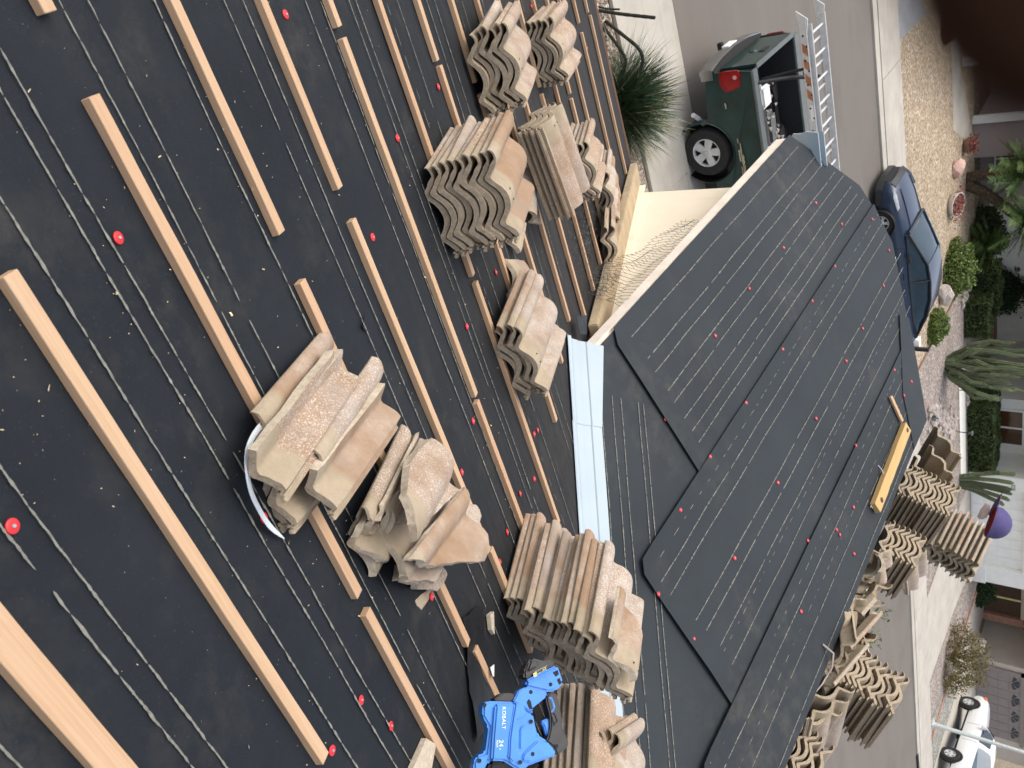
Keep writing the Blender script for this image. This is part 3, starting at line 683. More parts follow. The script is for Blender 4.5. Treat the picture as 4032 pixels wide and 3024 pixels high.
# the low heap by the wall corner
for i, (x, y, h, yaw, tx, ty, who) in enumerate(((1.60, 4.22, .10, 3, -3, 3, 'topmost pale tile of the low heap by the cream wall'), (1.60, 4.23, .07, 2, -3, 3, 'second tile from the top of the heap by the cream wall'), (1.58, 4.25, .04, 5, -2, 2, 'third tile from the top of the heap by the cream wall'), (1.57, 4.26, .01, 3, 0, 0, 'lowest tile of the low heap by the cream wall'),
      (1.87, 4.02, .10, 8, -4, 8, 'upper broken tile leaning on the cream wall base'), (1.86, 4.0, .06, 8, -3, 6, 'lower broken tile leaning on the cream wall base'), (1.80, 4.62, .04, 6, -4, 4, 'pale tile sliding down beside the wall flashing'))):
    put_tile(fa(pA(x, y, h), yaw, tx, ty), who, 'roof tiles heaped by the cream wall', TM[i % 3] if i not in (4, 5) else tile_mesh('roof_tile', [(0, 0), (.26, 0), (.24, .27), (0, .30)], 40 + i))
# rubble under the crossways stack
for i, (x, y, h, yaw, poly, who) in enumerate(((1.10, 2.46, .02, 12, [(.0, 0), (.17, 0), (.15, .2), (.0, .16)], 'upper broken tile piece under the crossways stack'), (1.14, 2.40, .03, -25, [(.09, 0), (.33, 0), (.33, .14), (.1, .2)], 'lower broken tile piece under the crossways stack'), (1.12, 2.60, .05, 40, [(.06, .05), (.3, .08), (.25, .3), (.1, .27)], 'rough grey chunk beside the tall nine-tile stack'))):
    put_tile(fa(pA(x, y, h), yaw, 2, 5), who, None, tile_mesh('roof_tile', poly, 60 + i))
# nearest heap: tiles broken lengthwise
right_half = [tile_mesh('roof_tile', [(.19, -.1), (.4, -.1), (.4, .5), (.192, .5)], s, 9, True) for s in (5, 6)]
left_strip = [tile_mesh('roof_tile', [(-.1, -.1), (.088, -.1), (.086, .5), (-.1, .5)], s) for s in (7, 8)]
NG = 'broken tiles in the nearest stack'
put_tile(fa((.530, .615, 4.615), -3.6, -3.8, -12), 'half tile with pale broken edge, left one atop nearest stack', NG, right_half[0])
put_tile(fa((.660, .748, 4.612), -8.0, -2.8, -4.2), 'half tile with pale broken edge, right one atop nearest stack', NG, right_half[1])
put_tile(fa((.700, .697, 4.578), -6.0, -6.0, 0), 'narrow tile strip at the left edge of nearest stack', NG, left_strip[0])
put_tile(fa((.833, .757, 4.610), -3.7, -3.4, .1), 'narrow tile strip between the two halves atop nearest stack', NG, left_strip[1])
put_tile(fa((.545, .655, 4.578), -5, -2, -12), 'half tile under the left half atop nearest stack', NG, right_half[1])
put_tile(fa((.66, .705, 4.575), -9, -3, 2), 'second half tile under the right half of nearest stack', NG, right_half[0])
put_tile(fa((.66, .70, 4.556), -8, -2, 4), 'lowest half tile sticking out below nearest stack', NG, right_half[1])
# broken pile beside it
PG = 'broken tile pieces in the rubble pile'
for i, (pos, yaw, tx, ty, sh, poly, who) in enumerate((
      ((1.083, .817, 4.535), -3.6, -5.2, 3, (0, 0), [(.042, .019), (.084, -.01), (.169, .021), (.218, .074), (.286, .198), (.25, .30), (.186, .43), (.083, .43), (.035, .10)], 'large piece with nail hole at the left of rubble pile'),
      ((1.08, .835, 4.548), -5, -6, 3, (.008, -.02), [(-.01, .05), (.03, .02), (.10, .06), (.16, .30), (.10, .42), (.03, .44), (-.01, .42)], 'second layer strip along the top of the rubble pile'),
      ((1.085, .845, 4.562), -6, -6, 3, (0, 0), [(.018, .042), (.049, .021), (.166, .172), (.153, .301), (.11, .42), (.06, .44), (.03, .42)], 'long narrow strip across the top of the rubble pile'),
      ((1.156, .995, 4.572), -14.6, -8, -8, (-.148, -.15), [(.124, .055), (.175, -.01), (.212, -.03), (.281, .436), (.24, .43), (.101, .41), (.09, .228)], 'white speckled piece in the middle of the rubble pile'),
      ((1.249, .841, 4.592), -15.1, 1.4, -10.8, (0, 0), [(0, .0), (.02, .02), (.152, .235), (.225, .375), (.16, .43), (.0, .44)], 'triangular orange piece atop the rubble pile'),
      ((1.21, .775, 4.548), -12, -4, 0, (0, 0), [(.118, .193), (.132, .135), (.292, .32), (.318, .42), (.2, .42)], 'square pinkish corner piece low in the rubble pile'),
      ((1.25, .69, 4.52), -20, -3, 4, (0, .2), [(.037, .079), (.07, .005), (.187, .125), (.20, .22), (.08, .22)], 'grey piece pointing down below the rubble pile'),
      ((1.30, .72, 4.52), -20, -2, 5, (0, .28), [(.088, .02), (.15, .02), (.205, .058), (.19, .175), (.12, .15)], 'thin pointed sliver at the bottom of the rubble pile'),
      ((1.50, 1.0, 4.48), 10, 0, 8, (0, 0), [(.063, .326), (.085, .27), (.17, .30), (.175, .35), (.136, .37)], 'flat grey shard at the right of the rubble pile'))):
    put_tile(fa(pos, yaw, tx, ty) @ Matrix.Translation((*sh, 0)), who, PG, tile_mesh('roof_tile', poly, 80 + i))
for i, (pos, yaw, tx, ty, sh, poly, who) in enumerate((
      ((1.083, .817, 4.500), -5, -4, 3, (.02, 0), [(.02, .03), (.20, .02), (.26, .2), (.2, .43), (.02, .43)], 'long piece hidden under the left of the rubble pile'),
      ((1.20, .90, 4.515), -13, -3, -4, (-.06, -.05), [(0, .06), (.20, .03), (.33, .2), (.30, .42), (.05, .43)], 'broad piece hidden under the middle of rubble pile'),
      ((1.10, .86, 4.540), -9, -6, 0, (.05, .03), [(0, .05), (.11, .04), (.15, .2), (.10, .43), (0, .43)], 'thin strip wedged beneath the white speckled rubble piece'))):
    put_tile(fa(pos, yaw, tx, ty) @ Matrix.Translation((*sh, 0)), who, PG, tile_mesh('roof_tile', poly, 180 + i))
g = G().prism([pA(1.95, 1.235, .006), pA(1.99, 1.21, .006), pA(2.02, 1.215, .006), pA(1.97, 1.265, .006)], tuple(NA * .014))
tag(g.obj('tile_chip', 'tile_cut'), 'small pointed tile chip alone on the felt', 'tile chip')
g = G().prism([pA(1.78, .62, .004), pA(1.90, .60, .004), pA(1.86, .74, .004), pA(1.80, .72, .004)], tuple(NA * .016))
tag(g.obj('tile_chip', 'tile_cut'), 'tile chip half hidden beside the blue nail gun', 'tile chip')
# leaning stack across the valley
A0 = Vector((2.012, 1.351, 4.274)); A1 = Vector((1.941, 1.282, 4.682)); sd = random.Random(4)
for k in range(15):
    f = k / 14; w_ = A0.lerp(A1, f)
    if 0 < k < 14: w_ = w_ + EXA * sd.gauss(.0, .012) + EYA * sd.gauss(-.0, .026)
    m = fa(w_, 1.9 - 4.9 * f + (sd.gauss(0, 1.2) if 0 < k < 14 else 0), 0, -12.1)
    i = 14 - k
    o = put_tile(m, ('topmost whole tile of the leaning stack across the valley' if i == 0 else '%s tile from the top in the leaning stack across the valley' % (ORD[i] if k else 'lowest')), 'roof tiles in the leaning stack across the valley')
    if k == 14: link('nail_hole', HOLE, o)
o = put_tile(fa(A1 + Vector((.035, .02, .045)), -4, 0, -11), 'short broken tile lying on top of the leaning valley stack', None, tile_mesh('roof_tile', [(0, 0), (.2, 0), (.2, .2), (.09, .25), (.0, .24)], 95)); link('nail_hole', HOLE, o)
stack(fa((2.58, 1.132, 4.582), 3.8, -4.6, -10.1), 7, "stack behind the blue nail gun", .030, .012, 1.5)
stack(fa((2.66, 1.385, 4.535), -46.8, .8, 4.9), 3, "three-tile pile at the photo's bottom edge", .030, .006, 1)

# ---- stacks beyond the garage ridge
NC = Vector((S, 0, 1)).normalized(); DC = Vector((1, 0, -S)).normalized()       # far slope
BC = (Vector((0, -1, 0)), DC, NC)                                                # tile x = -y, tile y = down the far slope
def fc(x, y, h, yaw=0, tx=0, ty=0): return fa(pC(x, y, h), yaw, tx, ty, BC)
stack(fc(4.52, 5.36, .40, 8, 0, 0), 11, "tall ridge stack beside the leaning plank", .0355, .008, 1.5)
stack(fc(4.55, 4.75, .30, 2, 0, 0), 7, "low ridge stack between plank and road", .038, .009, 1.5)
stack(fc(4.50, 3.52, .46, -3, 0, 4), 13, "wavy ridge stack above the paved street", .0345, .016, 2.5)
stack(fa(Vector((5.55, 5.45, 4.98)), 98, 8, 14, (Vector((0, -1, 0)), Vector((1, 0, 0)), Vector((0, 0, 1)))), 10, "tilted ridge stack under the purple cap", .045, .012, 3)
stack(fc(4.62, 2.92, .22, 3, 0, 8), 8, "lowest ridge stack at the bottom right", .036, .02, 3)
for i, (x, y, h, yaw, tx, ty, who) in enumerate(((4.50, 5.86, .10, 10, 0, -55, 'leaning tile nearest the hip end of the ridge'), (4.56, 5.70, .12, 6, 0, -50, 'second leaning tile from the hip end of ridge'), (4.62, 5.58, .05, 12, 5, -40, 'third leaning tile from the hip end of ridge'), (4.75, 5.50, .30, 40, 10, 20, 'round pink tile behind the tall ridge stack'),
      (4.50, 4.40, .12, -4, 10, 60, 'steep tile leaning right of low ridge stack'), (4.54, 4.32, .10, -6, 8, 62, 'second steep tile leaning right of low ridge stack'), (4.60, 4.24, .10, -3, 6, 64, 'third steep tile leaning right of low ridge stack'),
      (4.64, 4.74, .34, 22, 16, 6, 'orange broken tile atop the low ridge stack'), (4.42, 3.95, .06, 60, 8, 30, 'pale pink broken piece at ridge by yellow box'), (4.46, 3.72, .10, 120, 20, 24, 'broken piece under the bent branch stub'), (4.50, 3.55, .22, 70, -25, 20, 'orange corner piece atop the street ridge stack'), (4.44, 3.82, .05, 20, 0, 24, 'brown broken piece below the yellow box'),
      (4.40, 3.45, .09, 84, 14, 6, 'long brown tile lying along the ridge'), (4.40, 3.15, .08, 88, 14, 8, 'second long brown tile lying along the ridge'), (4.42, 2.55, .10, 20, -12, 20, 'pinkish broken piece near the right ridge end'), (4.70, 2.70, .30, 4, 4, 12, 'pale pink tile atop the lowest ridge stack'))):
    pol = {7: [(0, 0), (.33, 0), (.31, .25), (.16, .42), (.0, .38)], 8: [(0, 0), (.2, .02), (.22, .3), (.04, .34)], 9: [(.05, .05), (.3, 0), (.22, .24), (.06, .2)], 10: [(0, 0), (.24, 0), (.26, .2), (.1, .3), (0, .2)], 11: [(.05, 0), (.3, .03), (.25, .25), (.1, .25)], 14: [(0, 0), (.2, 0), (.26, .2), (.03, .24)]}.get(i)
    put_tile(fc(x, y, h, yaw, tx, ty), who, 'loose tiles along the garage ridge', tile_mesh('roof_tile', pol, 120 + i) if pol else None)
jr = random.Random(77)
for k in range(10):
    y = 4.26 - k * .10; wh_ = jr.random() < .35
    m_ = fc(jr.uniform(4.44, 4.68), y, jr.uniform(.02, .16), jr.uniform(-60, 70), jr.uniform(-15, 30), jr.uniform(-10, 45))
    P_ = None if wh_ else [(jr.uniform(0, .06), 0), (jr.uniform(.2, .33), jr.uniform(0, .05)), (jr.uniform(.15, .33), jr.uniform(.18, .34)), (jr.uniform(0, .1), jr.uniform(.15, .38))]
    put_tile(m_ @ Matrix.Translation((-.15, -.15, 0)), '%s tile of the jumble behind ridge, counted from the yellow plank' % (ORD + ['seventeenth'])[k].replace('top', 'first'), 'jumbled tiles behind the garage ridge', tile_mesh('roof_tile', P_, 200 + k) if P_ else None)
for k in range(3):
    m_ = fc(4.47 + .03 * (k % 3), 3.12 - k * .075, .10 + .02 * (k % 2), jr.uniform(-14, 14), jr.uniform(-6, 14), 45 + jr.uniform(-18, 16))
    put_tile(m_ @ Matrix.Translation((-.16, 0, 0)), '%s steep tile in the row right of the street ridge stack' % ORD[k].replace('top', 'first'), 'steep tiles behind the right end of ridge')
# torn open box with yellow label
bx = empty('nail_box', pC(4.60, 3.98, .02), 'torn open cardboard box with yellow label among ridge tiles', 'box')
m = fc(4.56, 4.0, .05, 30, 20, 10)
bx.matrix_world = m
box('box_side', (0, 0, 0), (.14, .004, .10), 'cardboard', bx); box('box_side', (0, .1, 0), (.14, .104, .10), 'cardboard', bx)
box('box_side', (-.004, 0, 0), (0, .104, .10), 'cardboard', bx); box('box_side', (.14, 0, 0), (.144, .104, .10), 'cardboard', bx)
box('box_flap', (-.09, 0, .10), (0, .1, .103), 'cardboard', bx, mw=Matrix.Rotation(R(-20), 4, 'Y')); box('box_flap', (.0, -.08, .10), (.14, 0, .103), simple('card_pale', (.55, .47, .25), .8), bx, mw=Matrix.Rotation(R(15), 4, 'X'))
box('yellow_label', (.144, .01, .02), (.146, .075, .09), 'yellow_card', bx); box('white_label', (.144, .078, .02), (.146, .10, .09), 'white_ink', bx)
# bent stub on the ridge
g = G().tube([pB(4.30, 3.28, .03), pB(4.36, 3.27, .07), pB(4.40, 3.20, .06), pC(4.43, 3.12, .05), pC(4.47, 3.0, .02)], [.007, .007, .006, .005, .003], 7)
tag(g.obj('bent_scrap', 'rock', smooth=50), 'bent pale scrap hooked over the ridge felt', 'scrap')
# planks on the garage slope
def plank(name, a, b, wd, th, mat, label, hb, twist=0, ha=None):
    A = pB(*a, hb if ha is None else ha); B = pB(*b, hb); X = (B - A); L = X.length; X.normalize(); Z = (NBv - X * NBv.dot(X)).normalized(); Z = Matrix.Rotation(R(twist), 3, X) @ Z; Y = Z.cross(X)
    mw = Matrix(((X.x, Y.x, Z.x, A.x), (X.y, Y.y, Z.y, A.y), (X.z, Y.z, Z.z, A.z), (0, 0, 0, 1)))
    g = G(); k = 10
    for i in range(k + 1):
        for (p, q) in ((0, 0), (1, 0), (1, 1), (0, 1)): g.v.append((L * i / k, p * wd + .003 * noise.noise(Vector((i * .9, p * 3, 2))), q * th + .002 * noise.noise(Vector((i * .8, q * 5, p)))))
    g.f = [(i * 4 + j, i * 4 + (j + 1) % 4, (i + 1) * 4 + (j + 1) % 4, (i + 1) * 4 + j) for i in range(k) for j in range(4)] + [(0, 3, 2, 1), (k * 4, k * 4 + 1, k * 4 + 2, k * 4 + 3)]; g.mi = [0] * len(g.f)
    o = g.obj(name, mat, None, None, bevel=.002, smooth=30, seg=1); o.matrix_world = mw; return tag(o, label, 'plank')
pk = plank('plank', (4.17, 5.37), (4.20, 4.46), .085, .04, 'pine', 'long yellow plank with knots lying near the garage ridge', .035, 0)
kn = G().lathe([(.0001, .0425), (.012, .0424), (.016, .041)], (.03, .045, 0), n=12); ob = kn.obj('knot', 'brown_slat', pk); ob.scale = (1.4, 1, 1)
kn = G().lathe([(.0001, .0425), (.016, .0424), (.02, .041)], (.78, .05, 0), n=12); ob = kn.obj('knot', 'brown_slat', pk); ob.scale = (1.05, 1, 1)
G().tube([(.55, -.05, -.01), (.57, -.02, .01), (.60, .0, .02)], .003, 6).obj('bent_nail', 'alu', pk)
G().tube([(.915, .01, .01), (.94, .005, .012), (.945, .005, .03)], .003, 6).obj('bent_nail', 'alu', pk)
plank('plank', (3.965, 5.40), (4.16, 5.36), .036, .018, 'fir', 'short pale batten offcut lying near the hip of garage roof', .036, 0)
# purple cap on the tilted stack
hat = empty('baseball_cap', (0, 0, 0), 'purple baseball cap with orange bill lying on the ridge tiles', 'cap')
hm = frame((5.18, 5.56, 5.08), (-.45, .85, .10), (-.80, -.42, .30)) @ Matrix.Scale(1.3, 4); hat.matrix_world = hm
g = G(); nr = 18; rows = 7
for i in range(rows):
    th = (math.pi / 2) * i / (rows - 1)
    for k in range(nr):
        ph = 2 * math.pi * k / nr; r = .092 * math.cos(th) * (1 + .06 * noise.noise(Vector((math.cos(ph) * 2, math.sin(ph) * 2, th * 2)))); g.v.append((r * math.cos(ph) * 1.1, r * math.sin(ph), .115 * math.sin(th) ** .8 if th > 0 else 0))
g.f = [(i * nr + k, i * nr + (k + 1) % nr, (i + 1) * nr + (k + 1) % nr, (i + 1) * nr + k) for i in range(rows - 1) for k in range(nr)]; g.mi = [0] * len(g.f)
g.obj('crown', 'hat_cloth', hat, smooth=50)
g = G()
for i in range(4):
    for k in range(13):
        a = R(-62 + 124 * k / 12); r0 = .098; ext = [0, .04, .07, .085][i] * max(0.15, math.cos(a) ** .6); g.v.append(((r0 * 1.08 + ext) * math.cos(a), (r0 + ext * .6) * math.sin(a), .006 - .9 * (abs(math.sin(a)) ** 2) * ext * .4 + .004))
g.f = [(i * 13 + k, i * 13 + k + 1, (i + 1) * 13 + k + 1, (i + 1) * 13 + k) for i in range(3) for k in range(12)]; g.mi = [0] * len(g.f)
g.obj('bill', 'hat_cloth', hat, smooth=60)
g = G(); g.lathe([(.090, .0), (.1, -.002), (.088, .004), (.07, .012), (.0001, .02)], (0, 0, 0), n=18); g.obj('lining', 'hat_red', hat, smooth=40)
box('bill_patch', (.14, -.06, .0135), (.19, .0, .0165), 'hat_orange', hat)
g = G(); g.prism([(-.0, -.098, .045), (.014, -.097, .048), (.012, -.0945, .060), (.006, -.0955, .055), (.0, -.095, .061), (-.006, -.0955, .055), (-.012, -.0945, .06), (-.014, -.097, .048)], (0, -.002, 0)); g.obj('emblem', 'white_ink', hat)
g = G().tube([(-.085, -.03, .055), (-.05, -.045, .085), (0, -.045, .10), (.05, -.03, .088)], .0022, 5); g.obj('seam', 'black_plastic', hat)
g = G().prism([(-.11, .05, .02), (-.06, .09, .02), (.0, .1, .04), (-.03, .1, .07), (-.1, .07, .06)], (-.02, .03, .01)); o = g.obj('cloth_rag', simple('rag', (.62, .50, .46), .9), None, bevel=.01, smooth=60); o.matrix_world = Matrix.Translation((.10, .30, -.16)) @ hm; tag(o, 'pale pink rag bunched behind the purple cap', 'rag')

# ------------------------------------------------------------------ the blue nail gun
DN = 2.30; kx = .34 * DN / 3263
RAY = (CF * 3263 + CR * (2460 + 1180 * .34 - 1512) + CU * (1820 + 640 * .34 - 2016)).normalized()
NO = CAMPOS + RAY * (DN / RAY.dot(CF))
NZ = (-RAY * .86 + NA * .30).normalized(); NX = (CU - NZ * CU.dot(NZ)).normalized(); NY = NZ.cross(NX)
gun = empty('nail_gun', NO, 'bright blue battery nail gun with black grip lying on tiles', 'nail gun')
gun.matrix_world = Matrix(((NX.x, NY.x, NZ.x, NO.x), (NX.y, NY.y, NZ.y, NO.y), (NX.z, NY.z, NZ.z, NO.z), (0, 0, 0, 1)))
def gp(x, y): return ((x - 640) * kx, -(y - 1180) * kx)       # drawing units of the gun's own side view
def plate(name, pts, z0, z1, mat, bevel=.004, seg=2):
    P = [gp(*p) for p in pts]; return G().prism([(x, y, z0) for x, y in P], (0, 0, z1 - z0)).obj(name, mat, gun, bevel=bevel, smooth=32, seg=seg)
plate('body', [(225, 925), (320, 905), (590, 912), (610, 915), (750, 1000), (835, 1040), (860, 1170), (890, 1270), (1000, 1330), (1080, 1400), (1112, 1490), (780, 1590), (690, 1659), (480, 1545), (300, 1540), (240, 1659), (130, 1650), (125, 1560), (165, 1480), (265, 1455), (300, 1180), (225, 1070)], -.055, .0, 'blue_shell', .006)
plate('body_panel', [(360, 940), (585, 930), (545, 1150), (520, 1290), (505, 1500), (470, 1540), (315, 1535), (330, 1290)], -.01, .016, 'blue_shell', .006)
plate('body_panel', [(600, 930), (700, 925), (745, 1050), (640, 1110), (600, 1290), (585, 1560), (520, 1520), (535, 1290), (560, 1120)], -.01, .010, 'blue_shell', .005)
plate('body_panel', [(690, 1170), (730, 1160), (740, 1190), (700, 1215), (690, 1420), (660, 1420), (665, 1210)], -.01, .006, 'blue_shell', .003)
plate('body_panel', [(760, 1420), (870, 1330), (985, 1340), (1075, 1420), (1095, 1480), (790, 1560), (690, 1540), (700, 1470)], -.01, .008, 'blue_shell', .004)
plate('neck', [(580, 915), (650, 790), (740, 745), (830, 760), (1010, 800), (990, 860), (850, 960), (810, 990), (835, 1040), (750, 1000), (690, 960)], -.045, .004, 'blue_shell', .006)
plate('foot', [(745, 670), (1130, 495), (1160, 540), (1212, 690), (1150, 760), (1110, 790), (1010, 800), (740, 745)], -.05, .004, 'blue_shell', .006)
plate('foot_rib', [(750, 690), (1120, 520), (1130, 545), (760, 715)], -.02, .012, 'blue_shell', .003)
plate('battery', [(730, 640), (722, 580), (800, 440), (830, 415), (1000, 450), (1100, 430), (1125, 490), (745, 665)], -.065, -.004, 'black_plastic', .008)
plate('battery_cap', [(740, 600), (800, 450), (850, 430), (930, 470), (900, 520)], -.06, .002, 'black_plastic', .006)
lab = plate('battery_label', [(832, 592), (1010, 510), (1028, 560), (848, 640)], -.005, -.0025, 'black_plastic', 0)
plate('rating_tag', [(836, 596), (880, 578), (890, 620), (850, 640)], -.004, -.0012, 'yellow_ink', 0)
plate('grip', [(990, 850), (1040, 800), (1110, 800), (1150, 900), (1170, 1000), (1185, 1100), (1190, 1200), (1235, 1290), (1265, 1365), (1250, 1400), (1115, 1490), (1075, 1400), (985, 1340), (1010, 1290), (1040, 1180), (1035, 1050), (1000, 930)], -.042, .004, 'black_plastic', .010, 3)
plate('grip_insert', [(1020, 860), (1060, 855), (1100, 960), (1085, 1000), (1050, 1030), (1040, 1020), (1075, 980), (1045, 880), (1022, 880)], 0, .0062, 'blue_shell', .0015)
for q in ([(1060, 1040), (1090, 1030), (1130, 1120), (1095, 1150), (1080, 1145), (1112, 1115), (1085, 1050)], [(1050, 1070), (1062, 1070), (1090, 1160), (1075, 1175)]): plate('grip_ridge', q, 0, .0058, 'fabric_black', .001)
plate('trigger', [(935, 1130), (1030, 1080), (1040, 1110), (1042, 1240), (1020, 1290), (1000, 1260), (970, 1170)], -.03, -.008, 'blue_shell', .004)
plate('magazine', [(360, 890), (470, 815), (590, 815), (640, 850), (590, 912), (380, 912)], -.06, -.006, 'black_plastic', .01)
plate('nose', [(255, 1659), (320, 1545), (470, 1540), (560, 1620), (640, 1700), (600, 1760), (260, 1760)], -.07, .01, 'fabric_black', .012)
plate('hose_guard', [(840, 950), (900, 930), (940, 1100), (900, 1220), (880, 1160), (850, 1050)], -.08, -.05, 'fabric_black', .01)
plate('lower_guard', [(740, 1659), (790, 1590), (980, 1570), (880, 1659)], -.08, -.03, 'fabric_black', .01)
plate('vent', [(1075, 580), (1140, 550), (1155, 600), (1110, 630)], 0, .0052, 'fabric_black', .001)
plate('switch', [(1125, 660), (1165, 640), (1185, 700), (1155, 720)], 0, .0054, 'fabric_black', .001)
plate('loop_hole', [(745, 920), (770, 878), (800, 900), (820, 990), (780, 990)], 0, .0050, 'fabric_black', .001)
for (x, y) in ((240, 950), (800, 803), (1046, 715), (800, 1125), (812, 1470), (662, 1555), (188, 1535), (1105, 1390)):
    a, b = gp(x, y); G().lathe([(.0001, .0050), (.0035, .0050), (.0045, .0056), (.0055, .0045)], (a, b, .0 if y not in (1470, 1555) else .004), n=12).obj('screw', 'dark', gun)
def text(s, xy, size, rotz, z, mat, parent, name='lettering', squash=1.0):
    cu = bpy.data.curves.new(name, 'FONT'); cu.body = s; cu.size = size; cu.extrude = .0002; cu.space_character = 1.08
    t = bpy.data.objects.new(name, cu); COL.objects.link(t); bpy.context.view_layer.update()
    me = bpy.data.meshes.new_from_object(t); bpy.data.objects.remove(t); me.materials.clear(); me.materials.append(M[mat])
    o = link(name, me, parent, Matrix.Translation((*xy, z)) @ Matrix.Rotation(rotz, 4, 'Z') @ Matrix.Diagonal((squash, 1, 1, 1))); return o
x, y = gp(440, 965); text('KOBALT', (x, y), .0145, R(-91), .0163, 'white_ink', gun)
x, y = gp(405, 1318); text('24', (x, y), .0165, R(-91), .0163, 'white_ink', gun); x, y = gp(405, 1405); text('v', (x, y), .010, R(-91), .0163, 'white_ink', gun); x, y = gp(370, 1318); text('MAX', (x, y), .0085, R(-91), .0163, 'white_ink', gun)
x, y = gp(1000, 520); text('24', (x, y), .0115, R(205), -.0024, 'yellow_ink', gun); x, y = gp(960, 560); text('V MAX', (x, y), .006, R(205), -.0024, 'yellow_ink', gun); x, y = gp(1012, 512); text('LITHIUM-ION BATTERY', (x, y + .003), .0038, R(205), -.0024, 'yellow_ink', gun)
x, y = gp(878, 590); text('4.0', (x, y), .006, R(205), -.001, 'dark', gun)

# ------------------------------------------------------------------ chicken wire hanging at the eave
g = G(); rdw = random.Random(9)
edges = {}; cell = .034
def netpos(s, t):      # s along the eave (y), t from eave down
    yy = 3.55 + s; sag = t * (.36 * math.exp(-((s - .25) / .35) ** 2) + .17 * math.exp(-((s - .85) / .30) ** 2) + .04)
    return Vector((2.15 - .10 * math.exp(-((s - .2) / .3) ** 2) * t - .03 * t + .025 * noise.noise(Vector((s * 5, t * 4, 1))), yy + .03 * noise.noise(Vector((s * 4, t * 5, 7))), 3.60 - sag - .03 * s + .03 * noise.noise(Vector((s * 6, t * 3, 3)))))
nx_, ny_ = 32, 9
def hexv(i, j): return (i * 1.16 / nx_ + (.0 if j % 2 == 0 else .5 * 1.16 / nx_), j / ny_)
for j in range(ny_):
    for i in range(nx_):
        a = netpos(*hexv(i, j)); 
        for (di, dj) in (((0, 1), (-1, 1)) if j % 2 == 0 else ((0, 1),)) if j % 2 == 0 else ((0, 1),):
            ii, jj = i + di, j + dj
            if jj <= ny_ and 0 <= ii < nx_: 
                b = netpos(*hexv(ii, jj)); g.tube([a, a.lerp(b, .5) + Vector((rdw.uniform(-.004, .004), rdw.uniform(-.004, .004), rdw.uniform(-.004, .004))), b], .0013, 3, cap=False)
for k in range(160):       # crumpled tail at the lower end
    s = rdw.uniform(.0, .5); a = Vector((2.08 - rdw.uniform(0, .12), 3.56 + s * .5 - .06, 3.46 - s * .12 + rdw.uniform(-.08, .08))); b = a + Vector((rdw.uniform(-.035, .035), rdw.uniform(-.035, .035), rdw.uniform(-.03, .03)))
    g.tube([a, b], .0011, 3, cap=False)
net = g.obj('chicken_wire', 'wire'); tag(net, label='crumpled grey chicken wire hanging from the eave against cream wall', cat='wire mesh')
g = G()
for k in range(420):
    x = rdw.gauss(1.75, .10); y = rdw.gauss(3.72, .16); a = pA(x, y, abs(rdw.gauss(0, .02))); g.tube([a, a + Vector((rdw.uniform(-.03, .03), rdw.uniform(-.03, .03), rdw.uniform(-.01, .02)))], .0009, 3, cap=False)
tag(g.obj('wire_tangle', 'wire'), 'flattened tangle of dark wire on the battens near the wall', 'wire tangle')

# ------------------------------------------------------------------ vehicles
def wheel(parent, c, r, wd, side, rimmat='alu', spokes=5, five=False, axis='y'):
    """tyre + rim; side = +1/-1 tells which way the rim faces along the axle"""
    g = G(); w2 = wd / 2; g.lathe([(r * .60, -w2), (r * .93, -w2), (r, -w2 * .62), (r, w2 * .62), (r * .93, w2), (r * .66, w2 * .96), (r * .60, w2 * .8), (r * .60, -w2)], (0, 0, 0), axis, 36)
    ty = g.obj('tyre', 'rubber', parent, Matrix.Translation(c), smooth=30)
    g = G(); q = w2 * side
    g.lathe([(r * .60, q * .62), (r * .585, q * .93), (r * .54, q * .9), (r * .52, q * .55)], (0, 0, 0), axis, 36)
    g.lathe([(r * .53, q * .40), (.0001, q * .40)], (0, 0, 0), axis, 24, 1)
    g.lathe([(r * .20, q * .5), (r * .20, q * .86), (r * .16, q * .92), (.0001, q * .92)], (0, 0, 0), axis, 20)
    for k in range(spokes):
        for dk in ((0,) if not five else (-.16, .16)):
            a = 2 * math.pi * k / spokes + .3 + dk; d = (math.cos(a), math.sin(a)); t = (-d[1], d[0]); hw = r * (.13 if not five else .045); hw2 = r * (.17 if not five else .04)
            P = [(d[0] * r * .15 + t[0] * hw, d[1] * r * .15 + t[1] * hw), (d[0] * r * .55 + t[0] * hw2, d[1] * r * .55 + t[1] * hw2), (d[0] * r * .55 - t[0] * hw2, d[1] * r * .55 - t[1] * hw2), (d[0] * r * .15 - t[0] * hw, d[1] * r * .15 - t[1] * hw)]
            g.prism([(x, q * .80, z) for x, z in P] if axis == 'y' else [(q * .8, x, z) for x, z in P], (0, q * -.25, 0) if axis == 'y' else (q * -.25, 0, 0))
    rm = g.obj('rim', [rimmat, 'dark'], ty, smooth=30)
    g = G()
    for k in range(5):
        a = 2 * math.pi * k / 5; x_, z_ = r * .11 * math.cos(a), r * .11 * math.sin(a)
        g.lathe([(.0001, q * .97), (r * .028, q * .97), (r * .03, q * .9)], (x_, 0, z_) if axis == 'y' else (0, x_, z_), axis, 8)
    g.obj('lug_nuts', 'nail_head', ty)
    return ty
